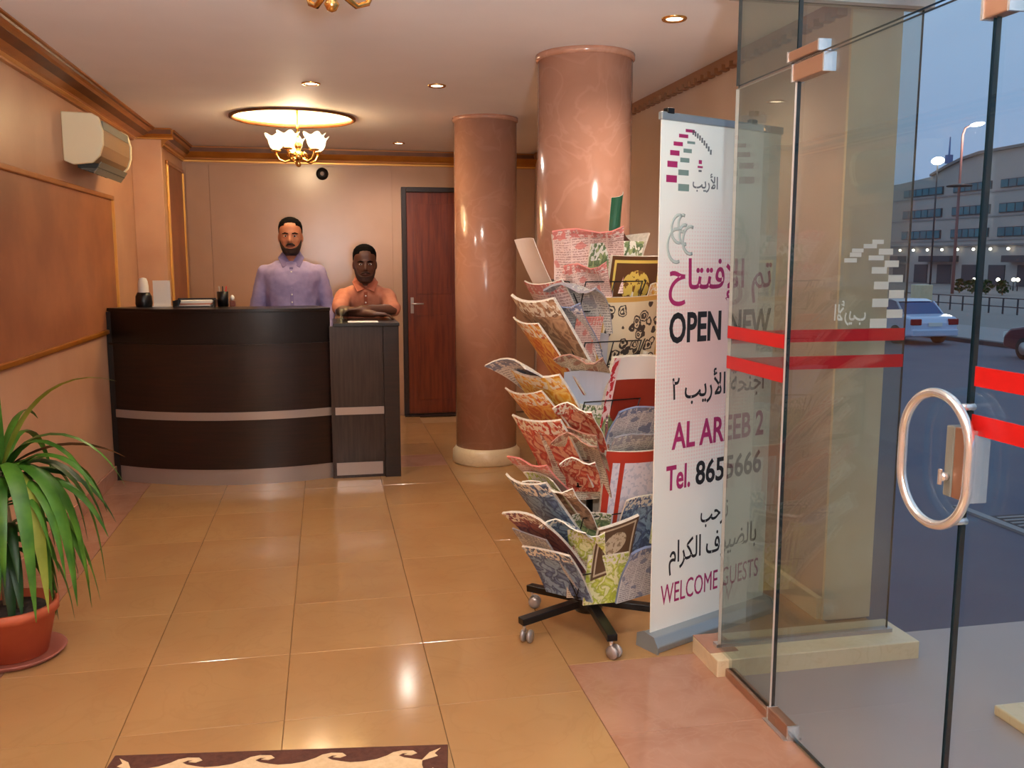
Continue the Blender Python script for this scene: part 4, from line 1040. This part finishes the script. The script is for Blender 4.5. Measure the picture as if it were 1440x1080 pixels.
# hidden sides (seen a little from beside)
rr_ = random.Random(3)
for i, z in enumerate(TZ):
    for az in (15, 100):
        S(MG, 'magazine in the %s pocket of the rack side facing the %s' % (('lowest', 'second lowest', 'third lowest', 'third highest', 'second highest', 'highest')[i], 'right wall' if az == 15 else 'reception counter'), MG, g4, rr_.uniform(-.03, .03), az + rr_.uniform(-8, 8), z, .22, .29, .25, .1, rr_.choice(['mag_tan', 'mag_blue', 'news_cream', 'mag_red', 'news_grey']), .007, dist=.08)

# ------------------------------------------------------------------ glass front
def pane(name, a, b, m, parent=None, edge='glass_edge'):
    """glass box with coloured polished edges"""
    mb = MB(); mb.box(*a, *b); d = [b[i] - a[i] for i in range(3)]; th = d.index(min(d))
    me = mb.mesh(name)
    for p in me.polygons:
        n = p.normal; p.material_index = 0 if abs(n[th]) > .5 else 1
    me.materials.append(M[m]); me.materials.append(M[edge])
    return link(name, me, parent)
def film(a, b, par, m='film_red'): return box('film_stripe', a, b, m, par)
# marble sill under the short side pane
pl = struct(box('trim_8', (XF - .05, 2.80, -.1), (2.13, 3.02, .062), 'cream_stone', bevel=.004))
MB().box(XF - .05, 2.86, .062, XF + .06, 3.02, .064).build('sill_inlay', 'tile_brown', pl)
sp_ = struct(empty('window_1', (0, 0, 0)))
pane('pane', (XF + .012, 2.905, .064), (2.065, 2.917, 2.33), 'side_glass', sp_)
box('glazing_channel', (XF - .01, 2.895, .062), (2.08, 2.927, .076), 'steel', sp_)
box('header_beam', (XF - .02, 2.87, 2.33), (2.08, 2.94, 2.60), 'building_wall', sp_)
film((XF + .014, 2.901, 1.179), (2.06, 2.904, 1.223), sp_); film((XF + .014, 2.901, 1.081), (2.06, 2.904, 1.128), sp_)
for (u, v, w, h) in ((545, 165, 60, 25), (505, 190, 70, 25), (440, 215, 60, 22), (590, 222, 75, 35), (430, 240, 60, 25), (540, 258, 80, 28), (405, 272, 65, 25), (625, 292, 75, 38), (560, 330, 80, 38), (650, 378, 78, 42), (575, 418, 78, 45), (660, 470, 80, 48), (575, 520, 85, 50), (655, 585, 85, 50), (570, 640, 90, 55)):
    x = 1.805 + (u / 4.153 - 90) * .0031; z = 1.537 - (v / 4.153 - 38) * .00254; hw = w / 4.153 * .00155; hh = h / 4.153 * .00127
    box('logo_block', (x - hw, 2.902, z - hh), (x + hw, 2.9035, z + hh), 'film_white', sp_)
text('lettering', ar('areeb'), 1.775, 1.90, 1.235, 1.325, 'film_white', sp_, 2.9035, .01, True)
# glass facade along the street side
w2 = struct(empty('window_2', (0, 0, 0)))
pane('pane', (XF - .006, 2.50, .03), (XF + .006, 2.895, 2.035), 'panel_glass', w2, 'glass_edge_light')
pane('upper_pane', (XF - .006, 2.50, 2.045), (XF + .006, 2.895, CEIL), 'panel_glass', w2)
box('bottom_rail', (XF - .018, 2.44, 0), (XF + .018, 2.87, .03), 'copper_plate', w2, .003)
film((XF - .009, 2.50, 1.20), (XF - .0065, 2.893, 1.243), w2); film((XF - .009, 2.50, 1.095), (XF - .0065, 2.893, 1.139), w2)
w3 = struct(empty('window_3', (0, 0, 0)))
pane('upper_pane', (XF - .006, 1.69, 2.045), (XF + .006, 2.494, CEIL), 'door_glass', w3)
pane('upper_pane', (XF - .006, -.2, 2.045), (XF + .006, 1.684, CEIL), 'door_glass', w3)
box('header_beam', (XF - .02, YN, CEIL), (XF + .06, 2.94, CEIL + .3), 'building_wall', w3)
# swing door leaf
d2 = struct(empty('door_2', (0, 0, 0)))
pane('pane', (XF - .006, 1.695, .012), (XF + .006, 2.488, 2.035), 'door_glass', d2)
def patch(y0, y1, z0, z1, nm='patch_fitting', m='copper_plate'):
    o = box(nm, (XF - .017, y0, z0), (XF + .017, y1, z1), m, d2, .003)
    box('patch_trim', (XF - .019, y0 - .004, z0 - .001), (XF + .019, y0 + .003, z1 + .001), 'steel_polished', o)
    box('patch_trim', (XF - .019, y1 - .003, z0 - .001), (XF + .019, y1 + .004, z1 + .001), 'steel_polished', o)
patch(2.33, 2.50, 1.985, 2.034); patch(2.36, 2.53, 2.046, 2.075); patch(2.36, 2.488, .0, .045)
box('closer_box', (XF - .03, 2.36, -.004), (XF + .03, 2.50, .004), 'steel', d2)
# bottom patch and the top corner patch at the meeting edge
patch(1.64, 1.715, 1.965, 2.07, 'corner_patch')
def ring_handle(x):
    pts = []; yc, zc, hw, hh = 1.745, 1.025, .112, .150; r = hw
    for i in range(33):
        a = PI * i / 32; pts.append((x, yc + r * math.cos(a), zc + hh - r + r * math.sin(a)))
    for i in range(33):
        a = PI + PI * i / 32; pts.append((x, yc + r * math.cos(a), zc - hh + r + r * math.sin(a)))
    pts.append(pts[0])
    h = MB().tube(pts, .011, 12, False).build('pull_handle', 'steel_polished', d2)
    for z in (zc + .128, zc - .128): MB().tube([(x, yc - r * .6, z * 1), (XF, yc - r * .6, z)], .008, 10).build('handle_post', 'steel_polished', h)
ring_handle(XF - .04)
lk = box('lock_case', (XF - .022, 1.655, .945), (XF + .022, 1.705, 1.105), 'copper_plate', d2, .003)
box('lock_edge', (XF - .024, 1.650, .945), (XF + .024, 1.656, 1.105), 'steel_polished', lk)
box('lock_body', (XF - .024, 1.705, .945), (XF + .022, 1.730, 1.105), 'grey_plastic', lk, .003)
MB().tube([(XF - .024, 1.718, .99), (XF - .040, 1.718, .99)], .010, 14).build('lock_cylinder', 'steel_polished', lk)
box('thumb_turn', (XF - .046, 1.714, .972), (XF - .038, 1.722, 1.008), 'steel_polished', lk, .002)
# next fixed panel toward the viewer
w4 = struct(empty('window_4', (0, 0, 0)))
pane('pane', (XF - .006, .60, .03), (XF + .006, 1.685, 2.035), 'door_glass', w4)
pane('pane', (XF - .006, -1.5, .03), (XF + .006, .594, 2.035), 'door_glass', w4)
film((XF - .009, .60, 1.20), (XF - .0065, 1.672, 1.243), w4); film((XF - .009, .60, 1.095), (XF - .0065, 1.672, 1.139), w4)
film((XF - .009, -1.45, 1.20), (XF - .0065, .59, 1.243), w4); film((XF - .009, -1.45, 1.095), (XF - .0065, .59, 1.139), w4)
box('bottom_rail', (XF - .018, -1.55, 0), (XF + .018, 1.66, .03), 'copper_plate', w4)

# ================================================================== OUTSIDE
GZ = -1.3
lan = struct(box('floor_landing', (XF + .02, -6, -.6), (14, 2.80, -.004), 'paving')); lan.name = 'ground_landing'
la2 = struct(box('ground_landing', (2.13, 2.80, -.6), (14, 3.02, -.004), 'paving'))
for k in range(6):
    st = struct(box('ground_step', (2.22, 3.02 + .34 * k, GZ), (14, 3.02 + .34 * (k + 1), -.186 * (k + 1)), 'paving', bevel=.01))
struct(box('ground_road', (-40, 3.4, GZ - .2), (21, 260, GZ), 'asphalt')).name = 'ground_road'
struct(box('ground_road', (14, -80, GZ - .2), (21, 3.4, GZ), 'asphalt'))
stn = tag(box('stone_block', (2.10, 1.5, -.004), (2.9, 2.38, .03), 'cream_stone', None, .006), 'flat cream stone slab lying outside at the bottom right corner', 'stone slab')
box('drain_edge', (6.85, 6.2, GZ + .002), (6.95, 8.6, GZ + .03), 'sidewalk').name = 'kerb_strip'
tag(bpy.data.objects['kerb_strip'], 'pale straight kerb strip on the roadway outside the door', 'kerb')
dg_ = tag(empty('drain_grate', (6.97, 7.2, GZ)), 'dark slotted drain grate in the roadway beside the kerb strip', 'drain')
box('grate_frame', (0, 0, 0), (.5, 1.0, .012), 'kerb_stone', dg_)
for i in range(9): box('slot_bar', (.04, .08 + i * .1, .012), (.46, .12 + i * .1, .022), 'sidewalk', dg_)
struct(box('ground_far', (21.3, -80, GZ - .2), (200, 300, GZ - .02), 'sand_ground'))
kb = struct(box('trim_9', (21, -80, GZ - .2), (21.3, 260, GZ + .14), 'kerb_stone', bevel=.02))
struct(box('ground_sidewalk', (21.3, -80, GZ - .2), (25.5, 260, GZ + .13), 'sidewalk'))

# office building across the road
bd = empty('office_building', (70, 0, GZ), label='long grey office block with bands of teal windows across the road', cat='building')
def bz(z): return z - GZ
MBx = lambda: MB()
arch = [(45, 0), (45, bz(12.9))] + [(45, bz(12.9))]
pts = [(40, 0), (40, bz(12.5)), (78, bz(13.0)), (88, bz(12.9)), (91, bz(12.5)), (93.5, bz(11.9)), (96, bz(11.2)), (102, bz(10.8)), (125, bz(10.6)), (150, bz(10.5)), (150, 0)]
MB().prism(pts, 'x', .6, 20).build('main_wall', 'building_wall', bd)
MB().prism([(40, bz(12.5)), (78, bz(13.0)), (88, bz(12.9)), (91, bz(12.5)), (93.5, bz(11.9)), (96, bz(11.2)), (96, bz(11.45)), (93.5, bz(12.2)), (91, bz(12.8)), (88, bz(13.2)), (78, bz(13.3)), (40, bz(12.8))], 'x', .2, 20).build('roof_edge', 'building_base', bd)
for (z0, z1) in ((9.0, 9.9), (6.4, 7.4), (3.9, 4.9)):
    for (y0, y1) in ((93.8, 101), (86.0, 92.0), (77.5, 84.6), (69, 76), (60, 67.5), (50, 58)):
        n = 6; o = MB().box(.45, y0, bz(z0), .62, y1, bz(z1)).build('window_band', 'building_dark', bd)
        for i in range(n): MB().box(.40, y0 + (y1 - y0) * i / n + .08, bz(z0) + .08, .45, y0 + (y1 - y0) * (i + 1) / n - .08, bz(z1) - .08).build('pane', 'building_glass', o)
    MB().box(.5, 40, bz(z0) - .35, .62, 150, bz(z0) - .2).build('floor_ledge', 'sidewalk', bd)
MB().box(.3, 40, bz(2.95), .62, 150, bz(3.15)).build('canopy', 'building_base', bd)
for (y0, y1) in ((90.5, 96), (76, 82.5), (60, 68), (100, 108)): MB().box(-.6, y0, bz(1.2), .6, y1, bz(1.9)).build('awning', 'building_dark', bd)
for i in range(14): MB().box(.5, 58 + i * 4.2, 0, .62, 60.4 + i * 4.2, bz(.9)).build('shop_front', 'building_dark', bd)
for i in range(12): MB().ell((.1, 72 + i * 2.6, bz(2.6)), (.16, .16, .16), 8, 6).build('wall_lamp', 'lamp_small', bd)
# low fence, parked things and lights in front of the building
for i, (y, z) in enumerate(((74.6, -.4), (71.5, -.35), (69.6, -.3), (69.1, -.3))):
    p = empty('bollard_light', (60, y, GZ), label=('low white light in front of the office block, first from the left', 'low white light in front of the office block, second from the left', 'low white light, left one of the close pair', 'low white light, right one of the close pair')[i], cat='light', group='low lights before the office block')
    MB().tube([(0, 0, 0), (0, 0, z - GZ - .1)], .05, 6).build('post', 'kerb_stone', p); MB().ell((0, 0, z - GZ), (.17, .17, .17), 10, 8).build('head', 'lamp_small', p)
fn = empty('low_fence', (34, 0, GZ), label='low dark railing running across the open ground before the office block', cat='fence')
for i in range(30): MB().box(-.03, 30 + i, 0, .03, 30.06 + i, .8).build('post', 'kerb_stone', fn)
for z in (.35, .78): MB().box(-.02, 30, z, .02, 59.06, z + .05).build('rail', 'kerb_stone', fn)
pp = tag(box('planter_box', (29.6, 40.6, GZ + .0), (30.3, 41.4, .2), 'cream_stone', None, .03), 'pale upright stone pillar beyond the silver car', 'pillar')
# shrubs in front of the building
def shrub(x, y, r, h, lab):
    s = empty('shrub', (x, y, GZ), label=lab, cat='shrub', group='dark shrubs beyond the road')
    MB().tube([(0, 0, 0), (0, 0, h * .5)], .06, 6).build('stem', 'cane', s); q = MB(); g = random.Random(int(x * 7 + y))
    for i in range(90):
        a = g.uniform(0, 2 * PI); e = g.uniform(-1, 1); rr = r * (g.random() ** .4); c = Vector((rr * math.cos(a) * math.sqrt(1 - e * e), rr * math.sin(a) * math.sqrt(1 - e * e), h * .6 + h * .42 * e))
        u = Vector((g.uniform(-1, 1), g.uniform(-1, 1), g.uniform(-1, 1))).normalized() * .16; v = u.cross(Vector((g.random(), g.random(), .3))).normalized() * .1
        b = len(q.v); q.v += [tuple(c - u), tuple(c + v), tuple(c + u), tuple(c - v)]; q.face([b, b + 1, b + 2, b + 3])
    q.build('foliage', 'leaf_dark', s, fix=False)
for i, (x, y) in enumerate(((52, 66.3), (52, 64.8), (52, 63.2), (52, 61.4))): shrub(x, y, .6, 1.1, 'small dark shrub beyond the railing, number %s counted from the left' % ('one', 'two', 'three', 'four')[i])

# street lamps
sl = empty('street_lamp', (50, 64.6, GZ), label='tall street lamp with one lit arm in front of the office block', cat='street lamp')
MB().tube([(0, 0, 0), (0, 0, 7), (0, 0, 12.6), (0, -.25, 13.1), (0, -1.0, 13.25)], [.13, .11, .09, .08, .06], 8).build('pole', 'pole_paint', sl)
MB().ell((0, -1.6, 13.2), (.28, .75, .14), 14, 8).build('lamp_head', 'lamp_white', sl)
MB().lathe([(0, 0), (.95, .02), (.95, .12), (.1, .25), (0, .25)], (0, 0, 8.55), 20, False).build('collar_disc', 'kerb_stone', sl)
lamp('street_glow', 'POINT', (50, 63, 11.4), 900, (1, .9, .8), .3)
s2 = empty('floodlight_mast', (60, 80.9, GZ), label='distant mast topped by a bright white floodlight left of the lit street lamp', cat='street lamp')
MB().tube([(0, 0, 0), (0, 0, 12.4)], [.10, .07], 8).build('pole', 'kerb_stone', s2); MB().ell((0, 0, 12.5), (.5, .75, .38), 14, 8).build('lamp_head', 'lamp_white', s2)
s3 = empty('radio_mast', (95, 125.5, GZ), label='thin blue-grey radio mast rising behind the office block', cat='mast')
MB().tube([(0, 0, 0), (0, 0, 17), (0, 0, 21.5)], [.25, .2, .08], 8).build('mast', 'tower_blue', s3); MB().box(-.4, -.4, 17.5, .4, .4, 18.8).build('antenna_box', 'tower_blue', s3)

# cars
def car(loc, body, label, rz=0):
    c = empty('car', loc, rz, label=label, cat='car')
    Wd = 1.7; Lc = 4.4
    low = [(0, .30), (.02, .72), (.10, .92), (.75, 1.0), (3.35, .98), (4.15, .84), (4.38, .62), (4.4, .30), (3.95, .24), (.45, .24)]
    MB().prism(low, 'x', 0, Wd).build('body', body, c, None, .07)
    cabin = [(.62, .97), (1.05, 1.34), (1.45, 1.44), (2.35, 1.43), (2.75, 1.30), (3.35, .97)]
    g = MB(); b = len(g.v)
    for s in (0, 1):
        for (y, z) in cabin:
            ins = .06 + .16 * (z - .97) / .47; g.v.append((ins if s == 0 else Wd - ins, y, z))
    n = len(cabin)
    for i in range(n): g.face([i, (i + 1) % n, n + (i + 1) % n, n + i])
    g.face(list(range(n))[::-1]); g.face([n + i for i in range(n)])
    g.build('cabin_glass', 'car_glass', c, None, .03)
    r = MB(); r.prism([(1.12, 1.385), (1.45, 1.455), (2.35, 1.445), (2.70, 1.34), (2.35, 1.42), (1.45, 1.43)], 'x', .17, Wd - .17); r.build('roof', body, c)
    for s in (0, 1):
        x = .11 if s == 0 else Wd - .11
        pl_ = MB(); pl_.beam((x, .66, .99), (x + (.06 if s == 0 else -.06), 1.08, 1.37), .05); pl_.beam((x, 3.3, .99), (x + (.08 if s == 0 else -.08), 2.72, 1.33), .05); pl_.beam((x + (.02 if s == 0 else -.02), 1.95, .98), (x + (.08 if s == 0 else -.08), 1.95, 1.42), .05)
        pl_.build('pillar', body, c)
        MB().box(-.004 if s == 0 else Wd - .35, -.012, .66, .35 if s == 0 else Wd + .004, .10, .86).build('tail_light', 'tail_light', c, None, .02)
        MB().box(.02 if s == 0 else Wd - .3, 4.3, .56, .3 if s == 0 else Wd - .02, 4.41, .72).build('headlight', 'paper_white', c)
        for y in (.85, 3.55):
            w = MB(); w.tube([(-.02 if s == 0 else Wd - .18, y, .31), (.18 if s == 0 else Wd + .02, y, .31)], .31, 20); wo = w.build('wheel', 'tyre', c)
            w = MB(); w.tube([(-.03 if s == 0 else Wd + .0, y, .31), (.0 if s == 0 else Wd + .03, y, .31)], .18, 16); w.build('hub_cap', 'steel', wo)
    box('bumper', (.02, -.06, .30), (Wd - .02, .06, .52), body, c, .03)
    box('number_plate', (.6, -.022, .62), (1.1, -.008, .74), 'paper_white', c)
    return c
car((18.5, 25.7, GZ), 'car_silver', 'silver blue-white sedan parked across the road seen from behind')
car((19.0, 17.9, GZ), 'car_red', 'dark red car at the right edge of the view across the road')
